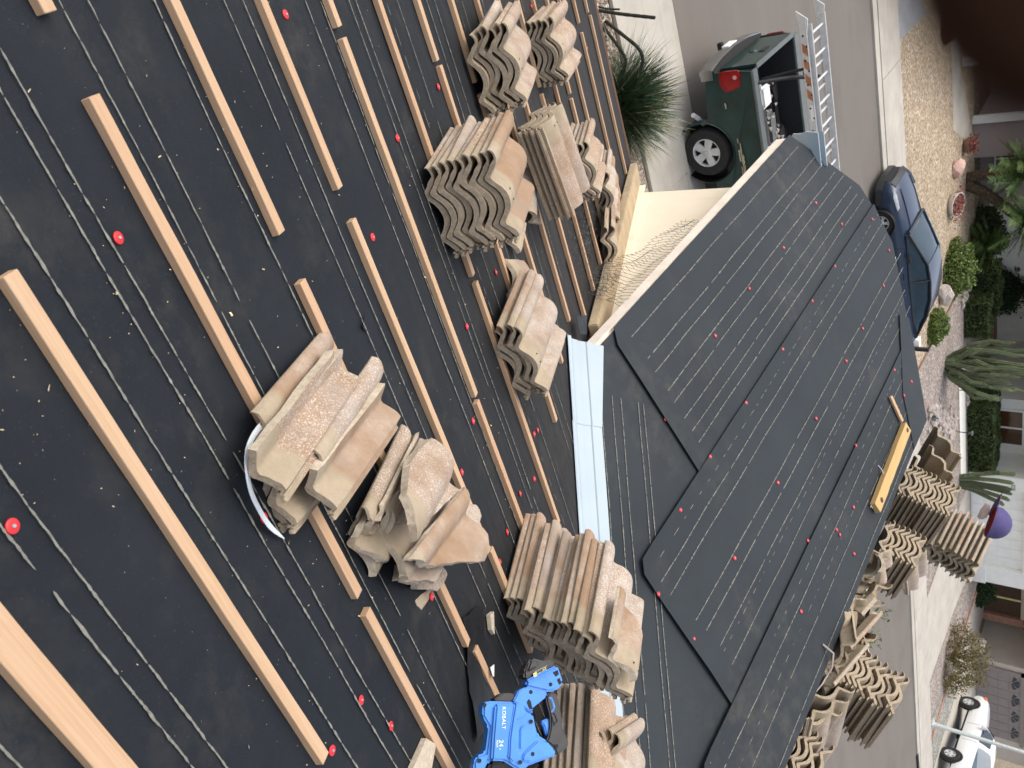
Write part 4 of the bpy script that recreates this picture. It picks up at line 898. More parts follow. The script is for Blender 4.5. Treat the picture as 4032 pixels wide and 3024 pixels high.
def loft(secs, mats, name, parent, closed_ends=True, smooth=40):
    """secs: list of (x, [(y,z)...]) half sections from sill to roof centre; mirrored"""
    g = G(); m = len(secs[0][1]); full = 2 * m - 1
    for x, h in secs:
        ring = [(x if not isinstance(x, tuple) else x[0], -y, z) for y, z in h] + [(x, y, z) for y, z in h[::-1][1:]]
        g.v += ring
    for i in range(len(secs) - 1):
        for j in range(full - 1): g.f.append((i * full + j, i * full + j + 1, (i + 1) * full + j + 1, (i + 1) * full + j)); g.mi.append(0)
        g.f.append((i * full + full - 1, i * full, (i + 1) * full, (i + 1) * full + full - 1)); g.mi.append(0)
    if closed_ends:
        g.f += [tuple(range(full))[::-1], tuple(range((len(secs) - 1) * full, len(secs) * full))]; g.mi += [0, 0]
    return g.obj(name, mats, parent, smooth=smooth)

# green pickup with ladder rack: rear bumper faces the left-hand end of the street
tr = empty('pickup_truck', (2.93, 12.30, 0), 'dark green pickup with open bed parked along the near kerb', 'pickup')
tr.scale = (1, .95, 1); tr.location.y = 12.25
def sidepanel(y0, out):
    cx, cz, ra = 1.14, .37, .47
    pts = [(.02, .56), (.0, .70), (.0, 1.02), (.05, 1.23), (2.42, 1.23), (2.42, .46), (1.70, .44)]
    pts += [(cx + ra * math.cos(a), cz + ra * math.sin(a)) for a in [R(8 + 164 * i / 14) for i in range(15)]] + [(.62, .48), (.30, .50)]
    g = G(); n = len(pts)
    lay = [(0, 0), (out * .035, .02), (out * .05, .05)]
    # two skins so that the panel bulges between beltline and sill
    for dy in (0, out * .06): g.v += [(x, y0 + dy + out * .035 * math.sin(max(0, min(1, (z - .45) / .8)) * math.pi), z) for x, z in pts]
    g.f += [tuple(range(n))[::-1], tuple(range(n, 2 * n))] + [(i, (i + 1) % n, (i + 1) % n + n, i + n) for i in range(n)]; g.mi = [0] * len(g.f)
    o = g.obj('bed_side', 'green_paint', tr, bevel=.012, smooth=35)
    G().lathe([(.455, -.03), (.475, .0), (.5, .03)], (cx, y0 + out * .065, cz), 'y', 40, 0).obj('wheel_lip', 'green_paint', o, smooth=40)
    return o
bs = sidepanel(-.90, -1); sidepanel(.90, 1)
g = G()     # worn paint on the side crease
for k, (x0, x1, zc, hh) in enumerate(((1.02, 1.75, .93, .014), (1.12, 1.3, .90, .02), (1.38, 1.7, .905, .010), (.95, 1.02, .90, .012), (1.2, 1.5, .95, .012), (.42, .5, .80, .018))):
    pts = [(x0 + (x1 - x0) * i / 8, zc + hh * (1 if i % 2 else .5) * random.uniform(.5, 1.2)) for i in range(9)] + [(x1 - (x1 - x0) * i / 8, zc - hh * random.uniform(.1, .8)) for i in range(9)]
    g.add([(x, -.964 - .035 * math.sin((z - .45) / .8 * math.pi) + .0 , z) for x, z in pts], [tuple(range(len(pts)))])
g.obj('peeled_paint', 'rust_paint', bs)['kind'] = 'stuff'
for s in (-1, 1):
    G().box((.03, s * .985, 1.225), (2.42, s * .80, 1.262)).obj('bed_rail', 'rail_grey', tr, bevel=.01, smooth=35)
    g = G(); P = [(.0, .80), (.015, .77), (.16, .765), (.255, .80), (.285, .86), (.245, 1.03), (.20, 1.065), (.03, 1.075), (.0, 1.03)]
    y0 = s * .945; g.prism([(x - .012, y0, z) for x, z in P], (0, s * .062, 0)); g.obj('tail_light', 'red_lens', tr, bevel=.012, smooth=40)
    G().lathe([(.0001, -.004), (.03, -.003), (.032, .004)], (.08, s * 1.006, 1.0), 'y', 14).obj('reverse_lamp', simple('lamp_pale', (.62, .30, .28), .2), tr)
G().box((.05, -.80, .60), (2.4, .80, .66)).obj('bed_floor', 'black_plastic', tr)
for s in (-1, 1): G().box((.06, s * .86, .62), (2.4, s * .80, 1.23)).obj('bed_liner', 'black_plastic', tr); G().box((.72, s * .80, .64), (1.56, s * .58, .90)).obj('wheel_hump', 'black_plastic', tr, bevel=.05, smooth=40)
G().box((2.34, -.8, .62), (2.4, .8, 1.24)).obj('bed_liner', 'green_paint', tr)
tg = G().box((-.01, -.79, .70), (.05, .79, 1.235)).obj('tailgate', 'green_paint', tr, bevel=.02, smooth=35)
G().box((-.018, -.80, 1.232), (.06, .80, 1.258)).obj('tailgate_cap', 'rail_grey', tg, bevel=.008)
G().box((-.022, -.12, 1.04), (-.008, .12, 1.13)).obj('handle', 'black_plastic', tg, bevel=.006)
G().lathe([(.0001, -.02), (.05, -.016), (.06, 0)], (-.01, -.02, .92), 'x', 16).obj('badge', 'green_paint', tg)
g = G(); n = 15
for i in range(n):
    y = -1.0 + 2.0 * i / (n - 1); b = .10 * (1 - (y / 1.0) ** 2) + .03
    g.v += [(-.01 - b, y * .97, .47), (-.03 - b, y * .98, .52), (-.03 - b, y * .98, .64), (-.015 - b, y * .98, .675), (.08, y, .68), (.08, y, .50)]
g.f = [(i * 6 + j, i * 6 + (j + 1) % 6, (i + 1) * 6 + (j + 1) % 6, (i + 1) * 6 + j) for i in range(n - 1) for j in range(6)] + [(0, 1, 2, 3, 4, 5), tuple(range((n - 1) * 6, n * 6))[::-1]]; g.mi = [0] * len(g.f)
bp = g.obj('bumper', 'chrome', tr, smooth=35)
for s in (-1, 1): G().prism([(-.10, s * .55, .68), (-.04, s * .97, .68), (.06, s * .97, .68), (.06, s * .0, .68), (-.13, s * .0, .68)], (0, 0, .018)).obj('step_pad', 'rubber', bp)
G().box((-.172, -.16, .52), (-.14, .16, .63)).obj('number_plate', 'white_paint', bp); G().box((-.20, -.04, .40), (.1, .04, .47)).obj('tow_hitch', 'dark', tr)
G().tube([(.75, -.80, .33), (.62, -.92, .32), (.52, -1.06, .31)], .035, 12).obj('exhaust_pipe', 'alu', tr, smooth=40)
G().box((.3, -.75, .42), (5.4, .75, .58)).obj('chassis', 'dark', tr)
G().lathe([(.47, -.25), (.47, .0), (.0001, .0)], (1.14, -.70, .37), 'y', 30).obj('wheel_well', 'dark', tr)
for (cx, s) in ((1.14, -1), (1.14, 1), (4.55, -1), (4.55, 1)): wheel(tr, (cx, s * .845, .37), .37, .26, s, spokes=5)
cabs = [(2.46, [(.96, .45), (1.0, .7), (1.0, 1.0), (.97, 1.24), (.82, 1.70), (.70, 1.84), (0, 1.88)]), (2.60, [(.96, .45), (1.0, .7), (1.0, 1.0), (.97, 1.24), (.82, 1.72), (.70, 1.87), (0, 1.91)]), (3.6, [(.96, .45), (1.0, .7), (1.0, 1.0), (.97, 1.24), (.82, 1.70), (.70, 1.85), (0, 1.90)]), (4.25, [(.96, .45), (1.0, .7), (1.0, 1.0), (.96, 1.18), (.90, 1.20), (.72, 1.22), (0, 1.25)]), (5.35, [(.94, .45), (.98, .7), (.97, .9), (.92, 1.05), (.85, 1.10), (.6, 1.13), (0, 1.15)]), (5.55, [(.88, .45), (.92, .6), (.9, .8), (.85, .95), (.7, 1.0), (.5, 1.02), (0, 1.03)])]
loft(cabs, 'green_paint', 'cab', tr)
G().box((2.44, -.66, 1.32), (2.458, .66, 1.72)).obj('rear_window', 'glass_dark', tr, bevel=.01)
for s in (-1, 1): G().prism([(2.75, s * .965, 1.28), (3.85, s * .965, 1.28), (3.55, s * .83, 1.70), (2.78, s * .83, 1.70)], (0, s * .012, 0)).obj('side_window', 'glass_dark', tr)
rk = G(); rk.tube([(.24, -.83, 1.25), (.30, -.55, 1.60), (.42, -.24, 1.90)], .028, 8); rk.tube([(.26, -.60, 1.22), (.24, -.50, 1.60), (.20, -.56, 1.93)], .022, 8); rk.tube([(.20, -.80, 1.90), (.44, -.20, 1.905)], .026, 8); rk.tube([(.30, -.72, 1.27), (.33, -.4, 1.28)], .02, 8)
rk.obj('ladder_rack', 'black_plastic', tr, smooth=40)
rk = G(); rk.tube([(3.0, -.84, 1.90), (3.0, .84, 1.90)], .026, 8); rk.obj('ladder_rack', 'black_plastic', tr)
# load in the bed
o = G().box((.40, -.52, 0), (.72, -.22, .36)).obj('bucket_box', 'white_paint', None, bevel=.03, smooth=40); o.location = (2.93, 12.25, .83); tag(o, 'white plastic box standing in the green pickup bed', 'box')
o = G().tube([(.55, -.60, 0), (1.0, -.55, .03), (1.65, -.52, .0)], .14, 12).obj('tarp_roll', simple('tarp', (.055, .052, .05), .8, var=.3), None, smooth=50); o.location = (2.93, 12.30, 1.02); tag(o, 'dark rolled tarp along the near side of the pickup bed', 'tarp')
for k, (x, y, z, sx, sy, sz, mt, lb) in enumerate(((1.0, .1, .66, .5, .3, .3, 'rail_grey', 'grey tool box among the clutter in the pickup bed'), (.7, .45, .66, .35, .3, .25, 'fabric_black', 'black bag at the far side of the pickup bed'), (1.5, .3, .66, .4, .4, .3, 'fabric_black', 'black bag near the front of the pickup bed'))):
    o = G().box((0, 0, 0), (sx, sy, sz)).obj('tool_box' if k == 0 else 'tool_bag', mt, None, bevel=.05, smooth=50); o.location = (2.93 + x, 12.30 + y, z); o.rotation_euler = (0, 0, .3 * k); tag(o, lb, 'tool box' if k == 0 else 'bag')
g = G(); rdb = random.Random(3)
for k in range(60):
    x, y = rdb.uniform(.5, 1.6), rdb.uniform(-.35, .5); a = Vector((x, y, rdb.uniform(.85, 1.0))); g.prism([a, a + Vector((rdb.uniform(.02, .09), rdb.uniform(-.03, .03), .02)), a + Vector((rdb.uniform(.0, .05), rdb.uniform(.02, .07), .03))], (0, 0, .01))
g.obj('bed_clutter', ['rock'], tr)['kind'] = 'stuff'
# ladder lying on the rack
ld = empty('ladder', (2.93, 12.30, 1.93), 'aluminium extension ladder lying on the rack of green pickup', 'ladder')
for (y, x0, z) in ((-.90, -.50, 0), (-.83, -.42, .05), (-.28, -.42, .05), (-.21, -.34, 0)):
    g = G(); g.box((x0, y - .004, z), (6.2, y + .004, z + .085)); g.box((x0, y - .016, z), (6.2, y + .016, z + .006)); g.box((x0, y - .016, z + .079), (6.2, y + .016, z + .085)); g.obj('rail', 'alu', ld)
for k in range(20):
    x = -.28 + .32 * k; G().tube([(x, -.83, .09), (x, -.28, .09)], .017, 8).obj('rung', 'alu', ld, smooth=40); G().tube([(x + .16, -.90, .04), (x + .16, -.21, .04)], .017, 8).obj('rung', 'alu', ld, smooth=40)
for y in (-.90, -.21): G().prism([(-.62, y, -.03), (-.50, y, .11), (-.34, y, .09), (-.36, y, -.01)], (0, .02, 0)).obj('foot', 'alu', ld)
g = G()
for k in range(4): g.prism([(-.22 + .2 * k, -.906, .0), (-.10 + .2 * k, -.906, .0), (-.02 + .2 * k, -.906, .08), (-.14 + .2 * k, -.906, .08)], (0, .0015, 0))
g.obj('warning_stripes', simple('orange_faded', (.42, .18, .09), .6), ld)
box('rail_label', (.62, -.906, .02), (.84, -.9045, .07), 'white_ink', ld); box('rail_label', (2.0, -.906, .02), (2.12, -.9045, .07), 'white_ink', ld); box('rail_label', (1.3, -.906, .02), (1.42, -.9045, .06), 'dark', ld)
g = G()
for k in range(14):
    for dx in (.0, .035): g.lathe([(.0001, -.0012), (.014, -.0012), (.016, .003)], (-.30 + .32 * k + dx * 4, -.906, .03 + dx), 'y', 8)
g.obj('rivet', 'dark', ld)

# blue sedan by the far kerb, nose to the left
bc = empty('sedan_car', (8.48, 20.98, 0), 'metallic blue sedan parked along the far kerb', 'car'); bc.scale = (1, .92, .90)
def hs(w, zb, zs, zt, k=.82): return [(w * .90, zb), (w * .98, zb + .10), (w, (zb + zs) * .5), (w * .985, zs - .04), (w * .95, zs), (w * k * .92, zs + (zt - zs) * .62), (w * .5, zs + (zt - zs) * .93), (0, zt)]
BS = [(.0, hs(.55, .32, .52, .60)), (.06, hs(.70, .24, .58, .68)), (.22, hs(.82, .20, .64, .76)), (.55, hs(.88, .19, .72, .86)), (.95, hs(.905, .19, .80, .95)), (1.30, hs(.915, .19, .86, 1.01)), (1.6, hs(.92, .19, .90, 1.02)), (2.4, hs(.92, .19, .93, 1.0)), (3.2, hs(.92, .2, .95, 1.02)), (3.8, hs(.90, .22, .96, 1.08)), (4.2, hs(.86, .26, .95, 1.04)), (4.5, hs(.78, .32, .86, .96)), (4.62, hs(.62, .42, .70, .78))]
loft(BS, 'blue_paint', 'body', bc, smooth=50)
def gs(w0, z0, w1, z1, zt): return [(w0, z0), (w0 * .97 + w1 * .03, z0 + .08), (w0 * .55 + w1 * .45, (z0 + z1) * .5), (w1, z1), (w1 * .8, z1 + (zt - z1) * .6), (w1 * .4, zt - .008), (0, zt)]
GH = [(1.30, gs(.84, .90, .80, .97, .99)), (1.75, gs(.86, .90, .72, 1.17, 1.21)), (2.20, gs(.87, .91, .64, 1.37, 1.41)), (2.7, gs(.87, .92, .63, 1.42, 1.47)), (3.2, gs(.86, .93, .62, 1.40, 1.45)), (3.7, gs(.83, .95, .60, 1.29, 1.34)), (4.15, gs(.76, .97, .60, 1.08, 1.10)), (4.35, gs(.7, .94, .58, .98, 1.0))]
loft(GH, 'blue_glass', 'windows', bc, smooth=50)
def strip(path, w0, mat, name, n=6, parent=bc): return G().tube(path, w0, n).obj(name, mat, parent, smooth=50)
for s in (-1, 1):
    strip([(1.28, s * .82, .98), (1.75, s * .735, 1.19), (2.20, s * .65, 1.385), (2.7, s * .64, 1.435), (3.2, s * .63, 1.415), (3.7, s * .61, 1.305), (4.15, s * .605, 1.09), (4.4, s * .59, .98)], [.028, .028, .03, .032, .032, .034, .036, .03], 'black_plastic' if s < 0 else 'blue_paint', 'roof_rail')
    strip([(2.62, s * .885, .93), (2.63, s * .80, 1.15), (2.64, s * .655, 1.42)], .022, 'black_plastic', 'pillar'); strip([(1.3, s * .86, .925), (2.4, s * .885, .945), (3.7, s * .85, .975), (4.2, s * .78, .985)], .016, 'black_plastic', 'window_trim')
    G().box((1.80, s * .97, .94), (1.98, s * 1.10, 1.05)).obj('mirror', 'black_plastic', bc, bevel=.03, smooth=50)
    for hx in (2.35, 3.25): G().box((hx, s * .925, .80), (hx + .17, s * .95, .83)).obj('handle', 'blue_paint', bc, bevel=.008)
    G().prism([(.08, s * .66, .60), (.30, s * .84, .64), (.62, s * .90, .74), (.55, s * .87, .78), (.25, s * .76, .70)], (0, 0, .03)).obj('headlight', simple('lamp_glass', (.55, .58, .60), .1, var=.2, spec=.8), bc, bevel=.008, smooth=40)
    G().lathe([(.36, -.12), (.365, .01), (.0001, .012)], (.92, s * .915, .33), 'y', 30).obj('wheel_arch', 'dark', bc); G().lathe([(.36, -.12), (.365, .01), (.0001, .012)], (3.65, s * .915, .33), 'y', 30).obj('wheel_arch', 'dark', bc)
    for wx in (.92, 3.65): wheel(bc, (wx, s * .845, .33), .33, .21, s, spokes=5, five=True)
    G().prism([(4.50, s * .80, .78), (4.62, s * .62, .74), (4.60, s * .60, .66), (4.48, s * .80, .68)], (.02, s * .015, 0)).obj('tail_light', 'red_lens', bc)
    seam = G(); seam.tube([(1.66, s * .925, .30), (1.62, s * .93, .6), (1.64, s * .90, .92)], .004, 4); seam.tube([(2.64, s * .925, .30), (2.66, s * .935, .6), (2.64, s * .90, .93)], .004, 4); seam.obj('door_seam', 'dark', bc)['kind'] = 'stuff'
g = G()
RO = [(2.20, .63, 1.40), (2.45, .63, 1.445), (2.7, .63, 1.462), (3.2, .62, 1.44), (3.6, .60, 1.36)]
for x, w_, z in RO: g.v += [(x, w_ * t, z + .022 * (1 - t * t) - .004) for t in (-1, -.6, -.2, .2, .6, 1)]
g.f = [(i * 6 + j, i * 6 + j + 1, (i + 1) * 6 + j + 1, (i + 1) * 6 + j) for i in range(4) for j in range(5)]; g.mi = [0] * len(g.f); g.obj('roof', 'blue_paint', bc, smooth=60)
strip([(1.27, -.78, .985), (1.22, -.4, 1.01), (1.21, 0, 1.018), (1.22, .4, 1.01), (1.27, .78, .985)], .035, 'black_plastic', 'cowl')
g = G(); g.prism([(.0, -.50, .34), (-.02, -.2, .34), (-.02, .2, .34), (.0, .5, .34), (.02, .5, .50), (-.0, .2, .52), (-.0, -.2, .52), (.02, -.5, .50)], (-.02, 0, 0)); g.obj('grille', 'dark', bc)
G().prism([(.10, -.80, .17), (-.03, -.58, .17), (-.06, 0, .17), (-.03, .58, .17), (.10, .80, .17), (.5, .86, .17), (.5, -.86, .17)], (0, 0, .19)).obj('front_lip', 'black_plastic', bc, bevel=.02, smooth=40)
for s in (-1, 1): G().box((1.3, s * .90, .17), (3.3, s * .938, .34)).obj('sill', 'black_plastic', bc, bevel=.01)
G().prism([(.02, -.60, .55), (-.02, -.2, .60), (-.02, .2, .60), (.02, .60, .55), (.12, .60, .66), (.06, .2, .70), (.06, -.2, .70), (.12, -.60, .66)], (-.03, 0, .0)).obj('grille', 'black_plastic', bc)
for s in (-1, 1): strip([(.2, s * .48, .755), (.6, s * .52, .862), (1.2, s * .56, .985)], .012, 'blue_paint', 'bonnet_crease')

# white pickup in the tan house's driveway
hd = math.atan2(3.9, 1.3)
wp = empty('pickup_truck', (37.10 + .80 * math.sin(hd), 24.30 - .80 * math.cos(hd), 0), 'white pickup parked in the driveway of the tan house', 'pickup', None, hd)
ws = [(-1.15, [(.85, .55), (.93, .75), (.95, 1.0), (.92, 1.26), (.90, 1.28), (.5, 1.28), (0, 1.28)]), (1.20, [(.85, .50), (.95, .70), (.97, 1.0), (.94, 1.26), (.90, 1.28), (.5, 1.28), (0, 1.28)]), (2.9, [(.85, .50), (.95, .70), (.97, 1.0), (.94, 1.20), (.86, 1.24), (.5, 1.25), (0, 1.26)]), (3.5, [(.85, .50), (.97, .70), (.98, 1.0), (.94, 1.14), (.80, 1.22), (.5, 1.27), (0, 1.29)]), (4.75, [(.85, .50), (.95, .70), (.96, .9), (.90, 1.08), (.76, 1.16), (.5, 1.21), (0, 1.23)]), (5.0, [(.80, .52), (.88, .65), (.88, .85), (.8, 1.0), (.66, 1.08), (.4, 1.12), (0, 1.13)])]
loft(ws, 'car_white', 'body', wp, smooth=45)
cs = [(1.18, [(.92, 1.22), (.90, 1.30), (.80, 1.55), (.70, 1.72), (.6, 1.80), (.3, 1.83), (0, 1.84)]), (1.3, [(.93, 1.22), (.91, 1.30), (.80, 1.58), (.70, 1.78), (.6, 1.85), (.3, 1.88), (0, 1.89)]), (2.2, [(.93, 1.22), (.91, 1.30), (.80, 1.58), (.70, 1.77), (.6, 1.84), (.3, 1.87), (0, 1.88)]), (2.55, [(.93, 1.22), (.91, 1.28), (.80, 1.45), (.70, 1.62), (.6, 1.68), (.3, 1.72), (0, 1.73)]), (3.10, [(.92, 1.18), (.88, 1.2), (.80, 1.22), (.70, 1.24), (.6, 1.25), (.3, 1.26), (0, 1.27)])]
loft(cs, 'car_white', 'cab', wp, smooth=45)
for s in (-1, 1):
    G().prism([(1.50, s * .918, 1.27), (2.72, s * .905, 1.27), (2.45, s * .80, 1.60), (2.25, s * .735, 1.73), (1.45, s * .735, 1.73)], (0, s * .022, 0)).obj('side_window', 'glass_dark', wp)
    G().lathe([(.47, -.1), (.475, .012), (.0001, .014)], (0, s * .955, .42), 'y', 30).obj('wheel_arch', 'dark', wp); G().lathe([(.47, -.1), (.475, .012), (.0001, .014)], (4.1, s * .965, .42), 'y', 30).obj('wheel_arch', 'dark', wp)
    for wx in (0, 4.1): wheel(wp, (wx, s * .90, .385), .385, .25, s, 'alu', 5)
    G().box((4.70, s * .70, .92), (4.96, s * .95, 1.06)).obj('indicator', simple('amber', (.62, .18, .05), .3), wp, bevel=.02)
    G().box((2.35, s * .97, 1.22), (2.5, s * 1.16, 1.42)).obj('mirror', 'car_white', wp, bevel=.03, smooth=40)
    seam = G(); seam.tube([(1.34, s * .958, .6), (1.36, s * .985, 1.0), (1.34, s * .95, 1.26)], .006, 4); seam.tube([(2.6, s * .962, .6), (2.62, s * .99, 1.0), (2.75, s * .94, 1.24)], .006, 4); seam.obj('door_seam', 'rail_grey', wp)['kind'] = 'stuff'
G().prism([(2.56, -.66, 1.69), (3.06, -.72, 1.275), (3.06, .72, 1.275), (2.56, .66, 1.69)], (.03, 0, .03)).obj('windscreen', 'glass_dark', wp)
G().box((-1.10, -.80, 1.24), (1.14, .80, 1.295)).obj('bed_cover', simple('slat_blue', (.03, .05, .07), .4), wp)
for k in range(9): G().box((-1.0 + .24 * k, -.79, 1.296), (-.88 + .24 * k, .79, 1.312)).obj('bed_slat', simple('slat_light', (.16, .22, .27), .4), wp)
G().box((4.98, -.7, .5), (5.12, .7, .72)).obj('bumper', 'chrome', wp, bevel=.03, smooth=40); G().box((0, -.7, .4), (4.6, .7, .56)).obj('chassis', 'dark', wp)
# lamp pole
lp = empty('lamp_post', (33.65, 23.3, 0), 'white metal street lamp post by the tan house kerb', 'lamp post')
G().tube([(0, 0, .0), (0, 0, .25), (0.0, 0, 5.5)], [.11, .085, .06], 12).obj('pole', 'pole_paint', lp, smooth=50); G().box((-.17, -.17, 0), (.17, .17, .05)).obj('base_plate', 'pole_paint', lp, bevel=.01); G().tube([(0, 0, 5.4), (0, -.6, 5.8), (0, -1.3, 5.85)], .05, 8).obj('arm', 'pole_paint', lp); G().box((-.12, -1.7, 5.78), (.12, -1.2, 5.9)).obj('lantern', 'pole_paint', lp, bevel=.03)
rb = bmesh.new(); bmesh.ops.create_icosphere(rb, subdivisions=2, radius=1)
def rockmesh(seed):
    bm = rb.copy()
    for v in bm.verts: v.co *= 1 + .35 * noise.noise(v.co * 1.3 + Vector((seed, 0, 0))) + .1 * noise.noise(v.co * 4 + Vector((seed, 3, 0)))
    me = bpy.data.meshes.new('rock'); bm.to_mesh(me); bm.free(); return me
RM = [finish(rockmesh(s), ['rock'], 25) for s in (1, 2, 3)]
PR = finish(rockmesh(9), ['pink_rock'], 25)

# ------------------------------------------------------------------ houses across the street
def window(parent, x0, x1, y, z0, z1, pane, mull=True, fr_='white_paint', f=.05, depth=.04):
    o = G(); 
    o.box((x0 - f, y - depth, z0 - f), (x1 + f, y + .01, z0)); o.box((x0 - f, y - depth, z1), (x1 + f, y + .01, z1 + f)); o.box((x0 - f, y - depth, z0), (x0, y + .01, z1)); o.box((x1, y - depth, z0), (x1 + f, y + .01, z1))
    if mull: m = (x0 + x1) / 2; o.box((m - f * .5, y - depth * .8, z0), (m + f * .5, y + .01, z1))
    w_ = o.obj('window', fr_, parent); box('pane', (x0, y - .012, z0), (x1, y + .004, z1), pane, w_); return w_
def hip_roof(parent, x0, x1, y0, y1, z, h, mat='roof_tile_far', ov=.35):
    x0 -= ov; x1 += ov; y0 -= ov; y1 += ov; d = min(x1 - x0, y1 - y0) / 2
    g = G(); a = [(x0, y0, z), (x1, y0, z), (x1, y1, z), (x0, y1, z)]
    r = [(x0 + d, (y0 + y1) / 2, z + h), (x1 - d, (y0 + y1) / 2, z + h)] if x1 - x0 > y1 - y0 else [((x0 + x1) / 2, y0 + d, z + h), ((x0 + x1) / 2, y1 - d, z + h)]
    f = [(0, 1, 5, 4), (1, 2, 5), (2, 3, 4, 5), (3, 0, 4)] if x1 - x0 > y1 - y0 else [(0, 1, 4), (1, 2, 5, 4), (2, 3, 5), (3, 0, 4, 5)]
    g.add(a + r, f + [(3, 2, 1, 0)]); g.obj('roof', mat, parent)
ph = empty('house', (12, 34.3, 0), 'dull pink house with palms in front, half hidden at top right', 'house'); ph.matrix_world = Matrix.Identity(4)
box('wall', (11.62, 33.05, 0), (12.9, 44, 2.7), 'pink_stucco', ph); box('wall', (12.9, 34.3, 0), (15.05, 44, 2.7), 'pink_stucco', ph); box('wall', (4, 36.2, 0), (11.62, 44, 2.7), 'pink_stucco', ph)
window(ph, 13.25, 14.42, 34.28, .52, 1.7, 'glass_dark', False); G().box((13.44, 34.25, .52), (13.49, 34.29, 1.7)).obj('window_bar', 'white_paint', ph)
for (x, y) in ((8.9, 31.4), (11.45, 33.0)): box('porch_post', (x - .12, y - .12, 0), (x + .12, y + .12, 2.5), 'white_paint', ph)
box('porch_beam', (4, 31.2, 2.5), (11.6, 31.6, 2.7), 'white_paint', ph)
d = box('door', (9.6, 36.14, .0), (10.5, 36.22, 2.05), 'brown_slat', ph); window(ph, 10.75, 11.4, 36.18, .5, 1.6, 'glass_dark', True, 'taupe')
box('plinth', (12.92, 34.18, 0), (15.1, 34.28, .42), 'taupe', ph)
hip_roof(ph, 4, 15.05, 33.05, 44, 2.7, 1.9)
wh = empty('house', (26, 33, 0), 'white house with garage door, window and number plate', 'house'); wh.matrix_world = Matrix.Identity(4)
box('wall', (23.62, 33.0, 0), (26.5, 44, 2.7), 'white_stucco', wh); box('wall', (26.5, 31.62, 0), (32.95, 44, 2.7), 'white_stucco', wh); box('wall', (19.7, 37.6, 0), (23.62, 44, 2.7), 'white_stucco', wh); box('wall', (16.0, 36.0, 0), (19.7, 44, 2.7), 'white_stucco', wh)
window(wh, 24.22, 25.98, 32.98, .90, 1.74, 'pane_brown', True, 'white_paint', .09)
box('pillar', (26.45, 31.28, 0), (27.18, 31.64, 2.7), 'white_stucco', wh); box('pillar', (32.02, 31.25, 0), (32.98, 31.64, 2.7), 'white_paint', wh); box('pillar_base', (31.98, 31.20, 0), (33.05, 31.66, .62), 'white_paint', wh)
gd = G().box((27.18, 31.50, 0), (32.02, 31.62, 2.08)).obj('garage_door', 'white_stucco', wh)
for k in range(4):
    for j in range(8): G().box((27.22 + .6 * j, 31.484, .03 + .515 * k), (27.22 + .6 * j + .57, 31.502, .03 + .515 * k + .495)).obj('door_panel', 'white_paint', gd, bevel=.006)
box('lintel', (26.45, 31.30, 2.08), (32.98, 31.64, 2.7), 'white_paint', wh)
npz = box('number_plate', (26.82, 31.262, 1.59), (27.14, 31.276, 1.75), simple('plate_grey', (.30, .30, .29), .6), wh)
cu = text('391', (26.84, 1.615), .13, 0, 0, 'white_ink', npz, 'digits'); cu.matrix_local = Matrix.Translation((26.85, 31.2605, 1.62)) @ Matrix.Rotation(R(90), 4, 'X')
d = box('door', (22.22, 37.52, .02), (23.12, 37.61, 2.05), 'white_paint', wh, .01); G().lathe([(.0001, -.06), (.03, -.05), (.035, 0)], (22.30, 37.52, 1.0), 'y', 10).obj('knob', 'dark', d)
box('door_frame', (22.10, 37.54, 0), (22.20, 37.64, 2.12), 'white_paint', wh); box('mail_plate', (20.72, 37.57, 1.0), (20.98, 37.6, 1.1), 'taupe', wh)
box('window_sill', (23.6, 32.86, .16), (24.15, 32.995, .62), 'white_paint', wh)
box('door_step', (21.7, 36.6, 0), (23.4, 37.52, .06), 'red_wood', wh)
hip_roof(wh, 16, 32.95, 31.5, 44, 2.7, 2.0)
th_ = empty('house', (38, 34, 0), 'tan house with brown slatted gate and taupe garage door', 'house'); th_.matrix_world = Matrix.Identity(4)
box('wall', (38.82, 34.7, 0), (39.4, 44, 2.7), 'tan_stucco', th_); box('wall', (39.4, 32.0, 0), (47.5, 44, 2.7), 'tan_stucco', th_); box('wall', (34.2, 34.6, 0), (38.3, 44, 2.7), 'tan_stucco', th_)
gt = G().box((35.0, 34.30, .0), (38.26, 34.36, 1.70)).obj('slatted_gate', 'dark', th_)
for k in range(17): box('slat', (35.0, 34.24, .02 + k * .1), (38.24, 34.30, .02 + k * .1 + .078), 'brown_slat', gt)
box('gate_bar', (36.95, 34.19, 0), (37.05, 34.24, 1.68), 'yellow_ink', gt)
box('beam', (38.30, 34.10, 0), (38.80, 34.40, 1.82), 'red_wood', th_); box('header', (34.2, 34.16, 1.70), (38.3, 34.6, 2.7), 'tan_stucco', th_)
gd = G().box((39.95, 31.95, 0), (45.5, 32.02, 2.05)).obj('garage_door', 'taupe', th_)
for k in range(4):
    for j in range(8): G().box((39.98 + .69 * j, 31.93, .03 + .51 * k), (39.98 + .69 * j + .66, 31.952, .03 + .51 * k + .49)).obj('door_panel', 'taupe', gd, bevel=.006)
for j in range(4):
    for q in range(4):
        a0, a1 = R(8 + 41 * q), R(8 + 41 * q + 33); cx = 40.62 + 1.36 * j; P = [(cx + r * math.cos(a), 31.926, 1.63 + r * math.sin(a) * .75) for r, a in ((.10, a0), (.52, a0), (.52, (a0 + a1) / 2), (.52, a1), (.10, a1))]
        G().prism(P, (0, .01, 0)).obj('fan_pane', 'glass_dark', gd)
box('door_trim', (39.75, 31.88, 0), (39.95, 32.02, 2.25), 'taupe', th_); box('door_trim', (39.75, 31.88, 2.06), (45.7, 32.02, 2.25), 'taupe', th_)
hip_roof(th_, 34.2, 47.5, 32, 44, 2.7, 2.0)
